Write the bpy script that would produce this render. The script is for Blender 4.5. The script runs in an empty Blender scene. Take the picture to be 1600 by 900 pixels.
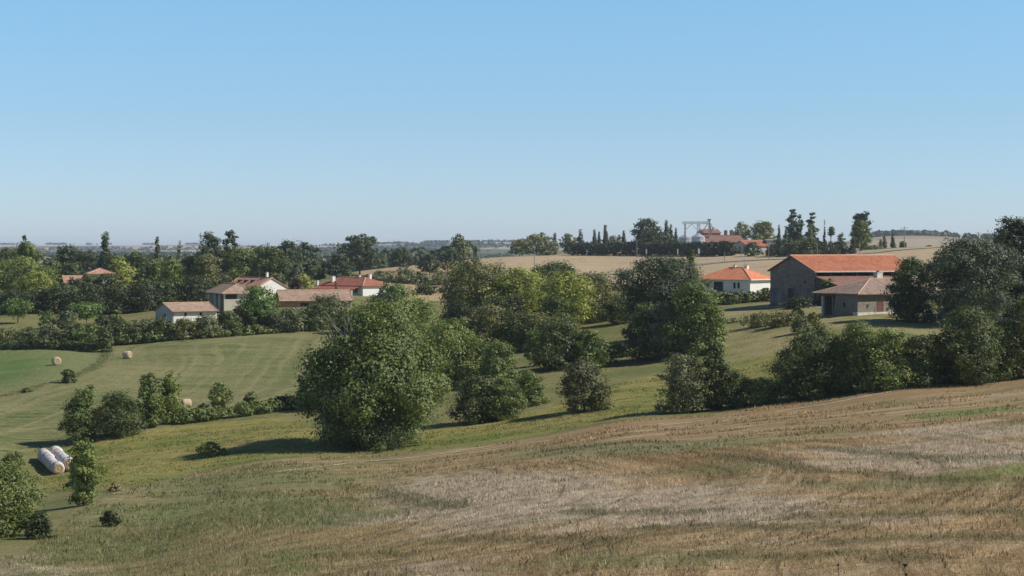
import bpy, bmesh, math, random
import numpy as np
from mathutils import Vector

# ------------------------------------------------------------------ camera
FPX = 2986.0            # focal length in photo pixels (photo is 1600 wide)
HY = 392.0              # height of eye level in the photo
S = bpy.context.scene
COL = S.collection
cd = bpy.data.cameras.new('camera'); cam = bpy.data.objects.new('camera', cd); COL.objects.link(cam)
cd.sensor_width = 36.0; cd.lens = 36.0 * FPX / 1600.0
cd.shift_y = (HY - 450.0) / 1600.0
cd.clip_start = 0.2; cd.clip_end = 60000
cam.location = (0, 0, 0); cam.rotation_euler = (math.radians(90), 0, 0)
S.camera = cam
# ------------------------------------------------------------------ light
SUN_EL, SUN_AZ = 41.0, 6.0      # azimuth: degrees from +X (right) towards the camera
SUN_STRENGTH = 4.8
SKY_STRENGTH = 0.095
HAZE = 7e-5
SKY_GRADE = [(0.0,(.86,1.03,1.46)),(0.6,(.50,.55,.58)),(.071,(.89,1.07,1.29)),(.13,(.98,1.25,1.36)),(.24,(.80,.95,1.08))]   # clear late-summer tint of the low sky, by sine of elevation
sd = Vector((math.cos(math.radians(SUN_AZ)) * math.cos(math.radians(SUN_EL)),
             -math.sin(math.radians(SUN_AZ)) * math.cos(math.radians(SUN_EL)),
             math.sin(math.radians(SUN_EL))))
ld = bpy.data.lights.new('sun', 'SUN'); sun = bpy.data.objects.new('sun', ld); COL.objects.link(sun)
ld.energy = SUN_STRENGTH; ld.angle = math.radians(0.53); ld.color = (1.0, 0.95, 0.87)
sun.rotation_euler = sd.to_track_quat('Z', 'Y').to_euler(); sun.location = (60, -30, 90)
W = bpy.data.worlds.new('World'); S.world = W; W.use_nodes = True
wt = W.node_tree; bg = wt.nodes['Background']
sky = wt.nodes.new('ShaderNodeTexSky'); sky.sky_type = 'NISHITA'; sky.sun_disc = False
sky.sun_elevation = math.radians(SUN_EL); sky.sun_rotation = math.atan2(sd.x, sd.y)
sky.altitude = 200; sky.air_density = 1.0; sky.dust_density = 0.1; sky.ozone_density = 4.0
_g = wt.nodes.new('ShaderNodeNewGeometry'); _x = wt.nodes.new('ShaderNodeSeparateXYZ'); wt.links.new(_g.outputs['Incoming'], _x.inputs[0])
_m = wt.nodes.new('ShaderNodeMath'); _m.operation = 'ABSOLUTE'; wt.links.new(_x.outputs['Z'], _m.inputs[0])
_r = wt.nodes.new('ShaderNodeValToRGB'); wt.links.new(_m.outputs[0], _r.inputs[0])
for _i, (_p0, _cc) in enumerate(SKY_GRADE):
    _e = _r.color_ramp.elements[0 if _i == 0 else -1] if _i < 2 else _r.color_ramp.elements.new(_p0)
    _e.position = _p0; _e.color = (*_cc, 1)
_mx = wt.nodes.new('ShaderNodeMix'); _mx.data_type = 'RGBA'; _mx.blend_type = 'MULTIPLY'; _mx.inputs[0].default_value = 1
wt.links.new(sky.outputs[0], _mx.inputs[6]); wt.links.new(_r.outputs[0], _mx.inputs[7])
wt.links.new(_mx.outputs[2], bg.inputs[0]); bg.inputs[1].default_value = SKY_STRENGTH
S.view_settings.view_transform = 'Standard'; S.view_settings.look = 'None'
S.view_settings.exposure = 0.1; S.view_settings.gamma = 1.0
S.render.engine = 'CYCLES'
S.cycles.max_bounces = 6; S.cycles.diffuse_bounces = 3; S.cycles.transparent_max_bounces = 8
S.cycles.volume_bounces = 1
S.cycles.use_denoising = True; S.cycles.denoiser = 'OPENIMAGEDENOISE'; S.cycles.denoising_input_passes = 'RGB_ALBEDO_NORMAL'

# ------------------------------------------------------------------ terrain
# measured ground points: (photo x, photo y, distance)
GP = [(-200,900,115),(0,900,110),(400,900,96),(800,900,84),(1200,900,78),(1600,900,75),(1900,900,74),
 (0,840,137),(200,820,150),(400,800,135),(800,780,118),(1200,760,108),(1600,750,104),
 (150,765,185),(300,738,208),(550,712,212),(800,690,208),(1000,654,206),(1200,634,208),(1480,598,210),(1600,588,212),(1900,560,215),
 (800,730,160),(1200,690,150),(1600,660,145),(500,760,172),
 (60,741,228),(60,718,237),(0,740,222),(110,690,250),(300,690,236),(420,670,240),(570,692,226),(700,670,232),
 (0,640,275),(200,640,270),(400,640,268),(290,634,276),(85,574,304),(198,562,322),(0,600,292),(0,545,372),(150,545,365),(-200,560,330),
 (350,545,345),(500,512,385),(250,527,372),(350,580,310),
 (755,655,240),(912,640,236),(870,572,285),(980,592,262),(800,560,310),(960,540,325),(1000,500,352),(1070,645,218),(1060,570,276),
 (1130,560,275),(1180,520,300),(1130,485,355),(1200,478,352),(1275,476,342),(1340,491,306),(1390,486,318),(1250,498,312),(1400,520,275),
 (1265,620,216),(1510,598,214),(1520,508,288),(1600,500,290),(1800,480,300),(1430,498,296),
 (1150,460,398),(1220,462,420),(1500,462,380),(1000,462,420),
 (285,500,398),(350,487,428),(480,478,432),(560,462,478),(420,462,480),(100,492,440),(0,500,430),(150,505,425),(-200,500,430),
 (640,446,590),(700,446,590),(640,425,690),(560,425,690),(740,406,850),(640,414,820),(880,452,520),
 (1000,448,560),(960,424,700),(1100,413,690),(1250,404,690),(1400,396,690),(1480,390,720),(1600,388,740),(1800,386,760),
 (900,398,850),(1000,393,850),(1100,392,830),(1200,399,740),(1300,393,760),(1350,392,800),(1400,386,900),(1500,384,920),(1600,384,940),(1130,394,800),
 (820,400,880),(740,404,900)]
GZ = [(800,-1.75,3),(800,-2.6,8),(0,-3.0,8),(1600,-2.5,8),(800,-5.0,18),(0,-5.4,18),(1600,-4.7,18),(800,-9.2,42),(0,-11,45),(1600,-8.6,42),
 (200,-14,600),(0,-14,620),(-300,-14,620),(400,-13,620),(100,-17,900),(400,-15,900),(600,-12,1000),
 (800,-6,1150),(1100,-3,1250),(1400,-4,1300),(1700,-2,1400),(1400,-6,1700)]
for px in (-500,-200,0,200,400,600,800,1000,1200):
    GZ += [(px,-17,1500),(px,-18,2500),(px,-15,3600)]
for px in (-400,0,150,300,400):
    GZ += [(px,-9,5200),(px,10,7000),(px,28,9000),(px,8,13000)]
for px,z in ((500,16),(580,17),(640,24),(680,26),(760,27),(830,27)):
    GZ += [(px,-8,4300),(px,z,6200),(px,4,9500)]
for px in (1000,1200):
    GZ += [(px,-8,4300),(px,15,6200),(px,4,9500)]
for px,z in ((1330,14),(1380,17),(1460,19),(1530,15),(1600,10),(1700,8),(2000,8)):
    GZ += [(px,z,2500),(px,z+2,3100),(px,2,5000),(px,4,9500)]
_P = [((x-800)/FPX, math.log(d), -(y-HY)/FPX*d) for x,y,d in GP] + [((x-800)/FPX, math.log(d), z) for x,z,d in GZ]
_P = np.array(_P)
AU, AV, CC = 6.0, 1.0, 0.22
_c = np.c_[_P[:,0]*AU, _P[:,1]*AV]
def _k(a, b):
    d2 = ((a[:,None,:]-b[None,:,:])**2).sum(-1)
    return np.sqrt(d2 + CC*CC)
_n = len(_P)
_A = np.zeros((_n+3,_n+3)); _A[:_n,:_n] = _k(_c,_c) - 0.012*np.eye(_n)
_A[:_n,_n] = 1; _A[:_n,_n+1:] = _c; _A[_n,:_n] = 1; _A[_n+1:,:_n] = _c.T
_w = np.linalg.solve(_A, np.r_[_P[:,2],0,0,0])

def vnoise(x, y, seed=0):
    """value noise in numpy, range -1..1"""
    xi = np.floor(x).astype(np.int64); yi = np.floor(y).astype(np.int64)
    fx = x-xi; fy = y-yi; fx = fx*fx*(3-2*fx); fy = fy*fy*(3-2*fy)
    def h(a,b):
        n = (a*374761393 + b*668265263 + seed*1442695041) & 0xffffffff
        n = ((n ^ (n>>13))*1274126177) & 0xffffffff
        return ((n ^ (n>>16)) & 0xffff)/32767.5 - 1
    return (h(xi,yi)*(1-fx)+h(xi+1,yi)*fx)*(1-fy) + (h(xi,yi+1)*(1-fx)+h(xi+1,yi+1)*fx)*fy

def terrain(X, Y):
    X = np.atleast_1d(np.asarray(X,float)); Y = np.atleast_1d(np.asarray(Y,float))
    R = np.hypot(X,Y)+1e-6
    ang = np.clip(np.arctan2(X,Y), -0.36, 0.36)
    d = np.clip(R*np.cos(np.clip(np.arctan2(X,Y),-1.2,1.2)), 3, None)
    d = np.maximum(d, R*0.35); d = np.clip(d, 3, 13500)
    q = np.c_[np.tan(ang)*AU, np.log(d)*AV]
    out = np.empty(len(X))
    for i in range(0,len(X),8000):
        j = slice(i,i+8000); qq = q[j]
        out[j] = _k(qq,_c)@_w[:_n] + _w[_n] + qq@_w[_n+1:]
    out += 0.06*vnoise(X*.13,Y*.13,3)*np.clip(R/60,0,1) + 0.2*vnoise(X*.02,Y*.02,4)*np.clip((R-240)/200,0,1)
    return out
def tz(x, y): return float(terrain([x],[y])[0])
_T = np.exp(np.linspace(math.log(9), math.log(13000), 2600))
def hit(px, py):
    """ground point seen at a photo pixel -> world x, y, z"""
    u = (px-800)/FPX; v = -(py-HY)/FPX
    zz = terrain(u*_T, _T); m = np.nonzero(v*_T < zz)[0]
    k = m[0] if len(m) else len(_T)-1
    if k == 0: t = _T[0]
    else:
        a = v*_T[k-1]-zz[k-1]; b = v*_T[k]-zz[k]; t = _T[k-1] + (_T[k]-_T[k-1])*a/(a-b+1e-9)
    return (u*t, t, tz(u*t,t))
def at(px, D):
    x = (px-800)/FPX*D
    return (x, D, tz(x,D))

# ------------------------------------------------------------------ node helpers
class NT:
    def __init__(s, name):
        s.m = bpy.data.materials.new(name); s.m.use_nodes = True; s.t = s.m.node_tree
        s.p = s.t.nodes['Principled BSDF']; s.p.inputs['Specular IOR Level'].default_value = 0.2
    def n(s, typ, **kw):
        o = s.t.nodes.new(typ)
        for k,v in kw.items():
            if k.startswith('i_'):
                key = k[2:]; key = int(key) if key.isdigit() else key
                if hasattr(v,'is_output'): s.t.links.new(v, o.inputs[key])
                else: o.inputs[key].default_value = v
            else: setattr(o,k,v)
        return o
    def l(s, a, b): s.t.links.new(a, b)
    def math(s, op, a, b=None, c=None, clamp=False):
        o = s.t.nodes.new('ShaderNodeMath'); o.operation = op; o.use_clamp = clamp
        for i,v in enumerate((a,b,c)):
            if v is None: continue
            if hasattr(v,'is_output'): s.l(v,o.inputs[i])
            else: o.inputs[i].default_value = v
        return o.outputs[0]
    def ramp(s, fac, lo, hi, a=0.0, b=1.0):
        o = s.t.nodes.new('ShaderNodeMapRange'); o.interpolation_type = 'SMOOTHSTEP'
        s.l(fac,o.inputs[0])
        for i,v in enumerate((lo,hi,a,b)): o.inputs[i+1].default_value = v
        return o.outputs[0]
    def mix(s, fac, a, b, mode='MIX'):
        o = s.t.nodes.new('ShaderNodeMix'); o.data_type = 'RGBA'; o.blend_type = mode; o.clamp_factor = True
        if hasattr(fac,'is_output'): s.l(fac,o.inputs[0])
        else: o.inputs[0].default_value = fac
        for i,v in ((6,a),(7,b)):
            if hasattr(v,'is_output'): s.l(v,o.inputs[i])
            else: o.inputs[i].default_value = (*v[:3],1)
        return o.outputs[2]
    def noise(s, vec, scale, detail=3, rough=.55):
        o = s.t.nodes.new('ShaderNodeTexNoise'); s.l(vec,o.inputs['Vector'])
        o.inputs['Scale'].default_value = scale; o.inputs['Detail'].default_value = detail; o.inputs['Roughness'].default_value = rough
        return o.outputs[0]
    def mapping(s, vec, scale=(1,1,1), rot=0, loc=(0,0,0)):
        o = s.t.nodes.new('ShaderNodeMapping'); s.l(vec,o.inputs[0])
        o.inputs['Scale'].default_value = scale; o.inputs['Rotation'].default_value = (0,0,rot); o.inputs['Location'].default_value = loc
        return o.outputs[0]
    def attr(s, name):
        o = s.t.nodes.new('ShaderNodeAttribute'); o.attribute_name = name; return o
    def bump(s, h, strength, dist):
        o = s.t.nodes.new('ShaderNodeBump'); s.l(h,o.inputs['Height']); o.inputs['Strength'].default_value = strength; o.inputs['Distance'].default_value = dist
        s.l(o.outputs[0], s.p.inputs['Normal'])

def plain(name, col, rough=.8, var=.25, scale=1.2, bump=0, metal=0, streak=None):
    m = NT(name); tc = m.n('ShaderNodeTexCoord').outputs['Object']
    v = m.mapping(tc, streak) if streak else tc
    n1 = m.noise(v, scale, 5, .65); n2 = m.noise(tc, scale*7, 2)
    f = m.math('ADD', m.math('MULTIPLY',n1,.7), m.math('MULTIPLY',n2,.3))
    r = m.ramp(f,.3,.7)
    a = tuple(c*(1-var) for c in col); b = tuple(min(1,c*(1+var)) for c in col)
    m.l(m.mix(r,a,b), m.p.inputs['Base Color'])
    m.p.inputs['Roughness'].default_value = rough; m.p.inputs['Metallic'].default_value = metal
    if bump: m.bump(n2, .5, bump)
    return m.m
def tiles(name, cols, scale=.8, bump=.04, axis='x', moss=0.0):
    m = NT(name); tc = m.n('ShaderNodeTexCoord').outputs['Object']
    n1 = m.noise(tc, scale, 5, .7); n2 = m.noise(tc, 3.2, 4, .75); n3 = m.noise(m.mapping(tc,(.5,.5,3)), 1.3, 3)
    c = m.mix(m.ramp(n1,.32,.68), cols[0], cols[1])
    c = m.mix(m.ramp(n2,.5,.72), c, cols[2])
    c = m.mix(m.math('MULTIPLY',m.ramp(n3,.55,.75),.5), c, tuple(x*.55 for x in cols[0]))
    n4=m.noise(tc,1.6,5,.8); c = m.mix(m.math('MULTIPLY',m.ramp(n4,.5,.66),.7),c,tuple(min(1,x*1.35) for x in cols[1])); c = m.mix(m.math('MULTIPLY',m.ramp(n4,.46,.32),.7),c,tuple(x*.55 for x in cols[2]))
    if moss: c = m.mix(m.math('MULTIPLY',m.ramp(m.noise(tc,.35,4,.6),.5,.66),moss), c, (.10,.10,.06))
    m.l(c, m.p.inputs['Base Color']); m.p.inputs['Roughness'].default_value = .85
    w = m.n('ShaderNodeTexWave', wave_type='BANDS', bands_direction='X' if axis=='x' else 'Y'); m.l(tc,w.inputs[0]); w.inputs['Scale'].default_value = 1.4; w.inputs['Distortion'].default_value = .4
    m.bump(m.math('ADD',w.outputs[1],m.math('MULTIPLY',n2,1.2)), .8, bump)
    return m.m

# ------------------------------------------------------------------ object helpers
def tag(o, label=None, cat=None, group=None, kind=None):
    if label: o['label'] = label
    if cat: o['category'] = cat
    if group: o['group'] = group
    if kind: o['kind'] = kind
    return o
def empty(name, loc, rz, label, cat, group=None):
    o = bpy.data.objects.new(name, None); COL.objects.link(o); o.location = loc; o.rotation_euler = (0,0,rz)
    o.empty_display_size = .5
    return tag(o, label, cat, group)
def mesh_np(name, V, F, mat, parent=None, attrs=None, smooth=False):
    """V (n,3), F (m,k) same-size faces"""
    me = bpy.data.meshes.new(name); V = np.ascontiguousarray(V,np.float32); F = np.ascontiguousarray(F,np.int32)
    k = F.shape[1]
    me.vertices.add(len(V)); me.vertices.foreach_set('co', V.ravel())
    me.loops.add(F.size); me.loops.foreach_set('vertex_index', F.ravel())
    me.polygons.add(len(F)); me.polygons.foreach_set('loop_start', np.arange(0,F.size,k,dtype=np.int32))
    if smooth: me.polygons.foreach_set('use_smooth', np.ones(len(F),bool))
    me.update(calc_edges=True)
    for an,(dom,dat) in (attrs or {}).items():
        a = me.attributes.new(an,'FLOAT',dom); a.data.foreach_set('value', np.ascontiguousarray(dat,np.float32))
    me.materials.append(mat)
    o = bpy.data.objects.new(name, me); COL.objects.link(o)
    if parent: o.parent = parent
    return o
def mesh_bm(name, V, F, mat, parent=None, smooth=False):
    me = bpy.data.meshes.new(name); bm = bmesh.new()
    vs = [bm.verts.new(v) for v in V]
    for f in F:
        try: bm.faces.new([vs[i] for i in f])
        except ValueError: pass
    bmesh.ops.recalc_face_normals(bm, faces=bm.faces)
    if smooth:
        for f in bm.faces: f.smooth = True
    bm.to_mesh(me); bm.free(); me.materials.append(mat)
    o = bpy.data.objects.new(name, me); COL.objects.link(o)
    if parent: o.parent = parent
    return o
class G:
    """collects solids, builds one mesh"""
    def __init__(s): s.V=[]; s.F=[]
    def box(s,x0,x1,y0,y1,z0,z1):
        b=len(s.V); s.V += [(x0,y0,z0),(x1,y0,z0),(x1,y1,z0),(x0,y1,z0),(x0,y0,z1),(x1,y0,z1),(x1,y1,z1),(x0,y1,z1)]
        s.F += [[b+i for i in f] for f in ((0,3,2,1),(4,5,6,7),(0,1,5,4),(1,2,6,5),(2,3,7,6),(3,0,4,7))]; return s
    def prism(s, poly, axis, a, b):
        """poly in the two other axes, extruded along axis 0/1/2 from a to b"""
        n=len(poly); k=len(s.V)
        for e in (a,b):
            for p in poly:
                v=list(p); v.insert(axis,e); s.V.append(tuple(v))
        s.F.append([k+i for i in range(n)]); s.F.append([k+n+i for i in reversed(range(n))])
        for i in range(n): j=(i+1)%n; s.F.append([k+i,k+j,k+n+j,k+n+i])
        return s
    def tube(s, pts, rads, seg=7):
        k=len(s.V); m=len(pts)
        for i,(p,r) in enumerate(zip(pts,rads)):
            p=Vector(p); d=(Vector(pts[min(i+1,m-1)])-Vector(pts[max(i-1,0)])).normalized()
            u=d.cross(Vector((0,0,1)) if abs(d.z)<.9 else Vector((1,0,0))).normalized(); w=d.cross(u)
            for j in range(seg):
                a=2*math.pi*j/seg; s.V.append(tuple(p+(u*math.cos(a)+w*math.sin(a))*r))
        for i in range(m-1):
            for j in range(seg):
                j2=(j+1)%seg; s.F.append([k+i*seg+j,k+i*seg+j2,k+(i+1)*seg+j2,k+(i+1)*seg+j])
        s.F.append([k+j for j in reversed(range(seg))]); s.F.append([k+(m-1)*seg+j for j in range(seg)])
        return s
    def faces(s,V,F):
        k=len(s.V); s.V+=list(V); s.F+=[[k+i for i in f] for f in F]; return s
    def swap(s): s.V=[(y,x,z) for x,y,z in s.V]; return s
    def out(s,name,mat,parent=None,smooth=False): return mesh_bm(name,s.V,s.F,mat,parent,smooth)

# ------------------------------------------------------------------ field colour (shared by the ground and the grass growing on it)
def poly_hit(pts): return np.array([hit(x,y)[:2] for x,y in pts])
def sdist(X, Y, poly, lim=30):
    P = np.asarray(poly); n=len(P); d=np.full(len(X),1e9); ins=np.zeros(len(X),bool)
    for i in range(n):
        a=P[i]; b=P[(i+1)%n]; ab=b-a; L=(ab**2).sum()+1e-9
        t=np.clip(((X-a[0])*ab[0]+(Y-a[1])*ab[1])/L,0,1)
        d=np.minimum(d,np.hypot(X-a[0]-t*ab[0],Y-a[1]-t*ab[1]))
        c=((a[1]>Y)!=(b[1]>Y)); xx=(b[0]-a[0])*(Y-a[1])/(b[1]-a[1]+1e-12)+a[0]; ins ^= c&(X<xx)
    return np.clip(np.where(ins,d,-d),-lim,lim)
def ldist(X, Y, pts, lim=30):
    P=np.asarray(pts); d=np.full(len(X),1e9)
    for a,b in zip(P[:-1],P[1:]):
        ab=b-a; L=(ab**2).sum()+1e-9; t=np.clip(((X-a[0])*ab[0]+(Y-a[1])*ab[1])/L,0,1)
        d=np.minimum(d,np.hypot(X-a[0]-t*ab[0],Y-a[1]-t*ab[1]))
    return np.clip(d,0,lim)
ZONES = {
 'z_stubble': np.r_[poly_hit([(30,868),(90,820),(160,772),(300,740),(550,713),(700,703),(800,690),(1000,654),(1200,634),(1330,618),(1480,598),(1600,588)]), [(90,215),(90,5),(-60,5),(-45,110)]],
 'z_meadow': poly_hit([(-150,760),(20,715),(110,690),(300,660),(440,645),(520,600),(560,508),(400,518),(250,530),(172,545),(165,572),(120,596),(50,612),(-150,650)]),
 'z_vivid': poly_hit([(-200,540),(0,538),(110,546),(155,550),(150,572),(105,596),(45,606),(0,618),(-200,640)]),
 'z_strip': poly_hit([(60,760),(160,766),(300,737),(550,709),(700,699),(800,686),(940,660),(1040,646),(1230,610),(1300,560),(1250,540),(1130,570),(1000,590),(930,612),(850,640),(700,664),(560,690),(440,652),(300,664),(110,694),(60,700)]),
 'z_yard': poly_hit([(1110,484),(1200,474),(1280,478),(1340,491),(1600,486),(1700,520),(1600,560),(1330,560),(1220,560),(1150,590),(1100,560),(1090,520)]),
 'z_hill': np.array([at(x,d)[:2] for x,d in ((820,895),(1000,870),(1130,815),(1240,745),(1350,780),(1420,850),(1700,880),(1700,500),(1450,395),(1230,430),(1100,470),(980,500),(860,520),(740,600),(700,880))]),
 'z_tan': np.array([at(x,d)[:2] for x,d in ((560,800),(730,860),(735,700),(730,500),(640,470),(600,560),(560,640))]),
}
PATCH = {
 'p_pale': [[(530,803),(640,746),(860,735),(1120,757),(1290,783),(1100,818),(800,826),(560,818)],[(1230,702),(1420,692),(1640,700),(1640,722),(1450,745),(1300,735)],[(1400,676),(1520,661),(1640,665),(1640,690),(1450,690)],[(-60,868),(60,866),(150,905),(-60,905)],[(590,884),(720,872),(770,905),(600,905)],[(1000,790),(1300,800),(1420,812),(1200,830),(900,818)]],
 'p_green': [[(90,800),(330,768),(500,775),(640,798),(480,826),(200,838)],[(-60,842),(160,822),(300,836),(260,872),(60,862)],[(370,862),(470,862),(560,905),(430,905)],[(780,702),(1000,690),(1200,680),(1250,692),(1000,713),(800,718)],[(200,750),(420,735),(600,742),(520,762),(250,768)],[(1250,752),(1420,752),(1640,757),(1640,766),(1400,768)],[(900,872),(1100,866),(1120,880),(940,886)],[(1120,730),(1220,738),(1150,748),(1050,740)]],
 'p_lush': [[(1430,747),(1530,736),(1640,722),(1640,742),(1530,750)],[(1390,652),(1470,640),(1570,634),(1600,642),(1470,655)],[(420,880),(450,872),(480,895),(440,900)],[(220,805),(280,790),(300,808),(250,818)]]}
PATCH = {k:[poly_hit(p) for p in v] for k,v in PATCH.items()}
TUFT = [poly_hit(p) for p in ([(540,757),(600,770),(660,786),(720,792)],[(880,800),(1000,802),(1100,800)],[(1110,712),(1200,722),(1270,735),(1380,742),(1480,752),(1600,750)],[(1280,700),(1400,712),(1500,718),(1620,716)],[(420,690),(500,686)],[(850,705),(950,695),(1060,690)],[(1250,808),(1400,806),(1620,803)],[(1000,826),(1200,822),(1330,824)],[(1320,846),(1500,838),(1640,842)],[(700,845),(820,842),(950,846)],[(500,868),(640,866)],[(250,775),(340,770),(400,776)],[(1130,868),(1300,866),(1420,872)])]
ROAD = np.array([at(x,d)[:2] for x,d in ((890,660),(930,668),(1000,676),(1060,684),(1105,690),(1160,694),(1225,690),(1330,705),(1380,735),(1460,775),(1600,815),(1800,850))])
TRACK = poly_hit([(430,738),(560,722),(700,708),(820,693),(920,680),(1020,666),(1120,654),(1230,641),(1340,622),(1450,604),(1600,583)])
TRACK2 = poly_hit([(1020,664),(1120,651),(1230,637),(1340,618),(1450,601),(1600,574)])
DITCH = poly_hit([(-60,630),(0,619),(45,608),(105,592),(140,578),(160,562),(168,548)])
GROUND_COLS = {}
def ground_color(m):
    """node tree: colour by world position, blades and soil share it"""
    geo = m.n('ShaderNodeNewGeometry').outputs['Position']
    P = m.mapping(geo,(1,1,0))
    A = {k: m.attr(k).outputs['Fac'] for k in list(ZONES)+list(PATCH)+['l_track','l_ditch','l_tuft']}
    big = m.noise(P,.018,3); mid = m.noise(P,.09,4,.6); fine = m.noise(P,.6,4,.7); vf = m.noise(m.mapping(P,(2.2,1.0,1)),3.0,4,.8)
    rows = m.noise(m.mapping(P,(.02,.42,1),rot=math.radians(-3)),1.0,4,.65)
    rows2 = m.noise(m.mapping(P,(.05,.16,1),rot=math.radians(9)),1.0,4,.62)
    frows = m.noise(m.mapping(P,(.12,1.9,1),rot=math.radians(-3)),1.0,3,.7)
    sx = m.n('ShaderNodeSeparateXYZ'); m.l(geo,sx.inputs[0])
    def along(k, f, g, amp=0.0):
        o = m.n('ShaderNodeCombineXYZ'); a_ = m.math('MULTIPLY',A[k],f)
        if amp: a_ = m.math('ADD',a_,m.math('MULTIPLY',mid,amp))
        m.l(a_,o.inputs[0]); m.l(m.math('MULTIPLY',sx.outputs[0],g),o.inputs[1]); return m.noise(o.outputs[0],1.0,3,.7)
    mow = along('z_meadow',.34,.035,1.2); fmow = along('z_stubble',.42,.03,1.6); fline = along('z_stubble',1.3,.10,2.0)
    # default countryside: patchwork of far fields
    vor = m.n('ShaderNodeTexVoronoi', feature='F1'); m.l(m.mapping(P,(.0016,.0010,1),rot=.3),vor.inputs['Vector']); vor.inputs['Scale'].default_value=1.6
    vc = m.n('ShaderNodeSeparateColor'); m.l(vor.outputs['Color'],vc.inputs[0])
    c = m.mix(m.ramp(vc.outputs[0],.45,.5),(.30,.235,.15),(.105,.12,.05))
    c = m.mix(m.ramp(vc.outputs[1],.66,.7),c,(.36,.30,.21))
    dist = m.n('ShaderNodeVectorMath', operation='LENGTH'); m.l(geo,dist.inputs[0])
    c = m.mix(m.math('MULTIPLY',m.ramp(dist.outputs['Value'],5600,7200),m.ramp(vc.outputs[2],.25,.3)),c,(.42,.335,.23))
    near_d = m.mix(m.ramp(mid,.35,.65),(.145,.16,.054),(.225,.20,.088))
    c = m.mix(m.ramp(dist.outputs['Value'],900,1500),near_d,c)
    def edge(k, amp=3.0, w=1.2):
        s_ = m.math('ADD', A[k], m.math('MULTIPLY', m.math('SUBTRACT',fine,.5), amp))
        return m.ramp(s_,-w,w)
    # hill stubble
    hs = m.mix(m.ramp(rows,.35,.65),(.37,.275,.165),(.47,.365,.235)); hs = m.mix(m.ramp(mid,.5,.7),hs,(.33,.255,.135))
    hs = m.mix(m.math('MULTIPLY',m.ramp(fine,.5,.72),.6),hs,(.56,.46,.32))
    c = m.mix(edge('z_hill',4,2),c,hs)
    c = m.mix(edge('z_tan',3,2),c,m.mix(m.ramp(rows,.4,.6),(.36,.25,.14),(.44,.32,.19)))
    # lawns round the farm
    ys = m.mix(m.ramp(mid,.35,.62),(.20,.20,.075),(.31,.26,.125)); ys = m.mix(m.math('MULTIPLY',m.ramp(fine,.5,.75),.6),ys,(.29,.25,.13))
    c = m.mix(edge('z_yard',4,2),c,ys)
    # mown meadow left
    ms = m.mix(m.ramp(rows2,.38,.6),(.105,.135,.040),(.195,.195,.078)); ms = m.mix(m.math('MULTIPLY',m.ramp(mow,.50,.64),.7),ms,(.29,.265,.135)); ms = m.mix(m.math('MULTIPLY',m.ramp(mow,.48,.36),.6),ms,(.085,.12,.034)); ms = m.mix(m.math('MULTIPLY',m.ramp(frows,.47,.60),.65),ms,(.26,.24,.12)); ms = m.mix(m.math('MULTIPLY',m.ramp(frows,.45,.33),.55),ms,(.07,.09,.028))
    ms = m.mix(m.math('MULTIPLY',m.ramp(mid,.52,.72),.6),ms,(.115,.15,.05)); ms = m.mix(m.math('MULTIPLY',m.ramp(fine,.54,.7),.6),ms,(.07,.09,.028)); ms = m.mix(m.math('MULTIPLY',m.ramp(big,.45,.62),.45),ms,(.26,.225,.115))
    c = m.mix(edge('z_meadow',2,1),c,ms)
    vs = m.mix(m.ramp(rows2,.4,.7),(.10,.17,.045),(.18,.20,.075))
    vd = m.ramp(A['z_vivid'],2,14)
    vs = m.mix(vd,m.mix(m.ramp(fine,.4,.7),(.17,.19,.075),(.24,.23,.11)),vs)
    c = m.mix(edge('z_vivid',2,1),c,vs)
    dt = m.ramp(m.math('ADD',A['l_ditch'],m.math('MULTIPLY',fine,2.6)),1.7,2.6,1,0)
    c = m.mix(m.math('MULTIPLY',dt,.65),c,(.085,.11,.04))
    # rough grass strip
    ss = m.mix(m.ramp(mid,.34,.6),(.185,.20,.052),(.31,.265,.09)); ss = m.mix(m.math('MULTIPLY',m.ramp(fine,.42,.66),.7),ss,(.11,.15,.04))
    ss = m.mix(m.math('MULTIPLY',m.ramp(rows2,.52,.7),.55),ss,(.25,.19,.09))
    c = m.mix(edge('z_strip',3,1.2),c,ss)
    # cut field in front
    fs = m.mix(m.ramp(fmow,.40,.60),(.26,.178,.088),(.44,.315,.17)); fs = m.mix(m.math('MULTIPLY',m.ramp(mid,.45,.65),.5),fs,(.21,.175,.075))
    fs = m.mix(m.math('MULTIPLY',m.ramp(frows,.42,.60),m.ramp(sx.outputs[1],135,105,0,.75)),fs,m.mix(m.ramp(rows,.4,.6),(.20,.135,.062),(.50,.365,.21)))
    nn = m.math('ADD',m.math('MULTIPLY',rows2,.45),m.math('ADD',m.math('MULTIPLY',fine,.25),m.math('MULTIPLY',frows,.3)))
    def patch(k, amp=16, w=2.5): return m.ramp(m.math('ADD',A[k],m.math('MULTIPLY',m.math('SUBTRACT',nn,.5),amp*2)),-w,w)
    fs = m.mix(m.math('MULTIPLY',m.ramp(nn,.52,.62),.6),fs,(.40,.325,.22))
    fs = m.mix(m.math('MULTIPLY',patch('p_pale',20),.8),fs,m.mix(m.ramp(fine,.35,.65),(.38,.31,.225),(.56,.475,.36)))
    gr = m.math('ADD',m.math('MULTIPLY',patch('p_green'),.75),m.math('MULTIPLY',m.ramp(m.math('ADD',m.math('MULTIPLY',mid,.6),m.math('MULTIPLY',frows,.4)),.52,.62),.4),clamp=True)
    fs = m.mix(gr,fs,m.mix(m.ramp(fine,.35,.65),(.135,.165,.062),(.21,.215,.10)))
    fs = m.mix(m.math('MULTIPLY',patch('p_lush',8,1),.7),fs,(.15,.22,.055))
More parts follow.
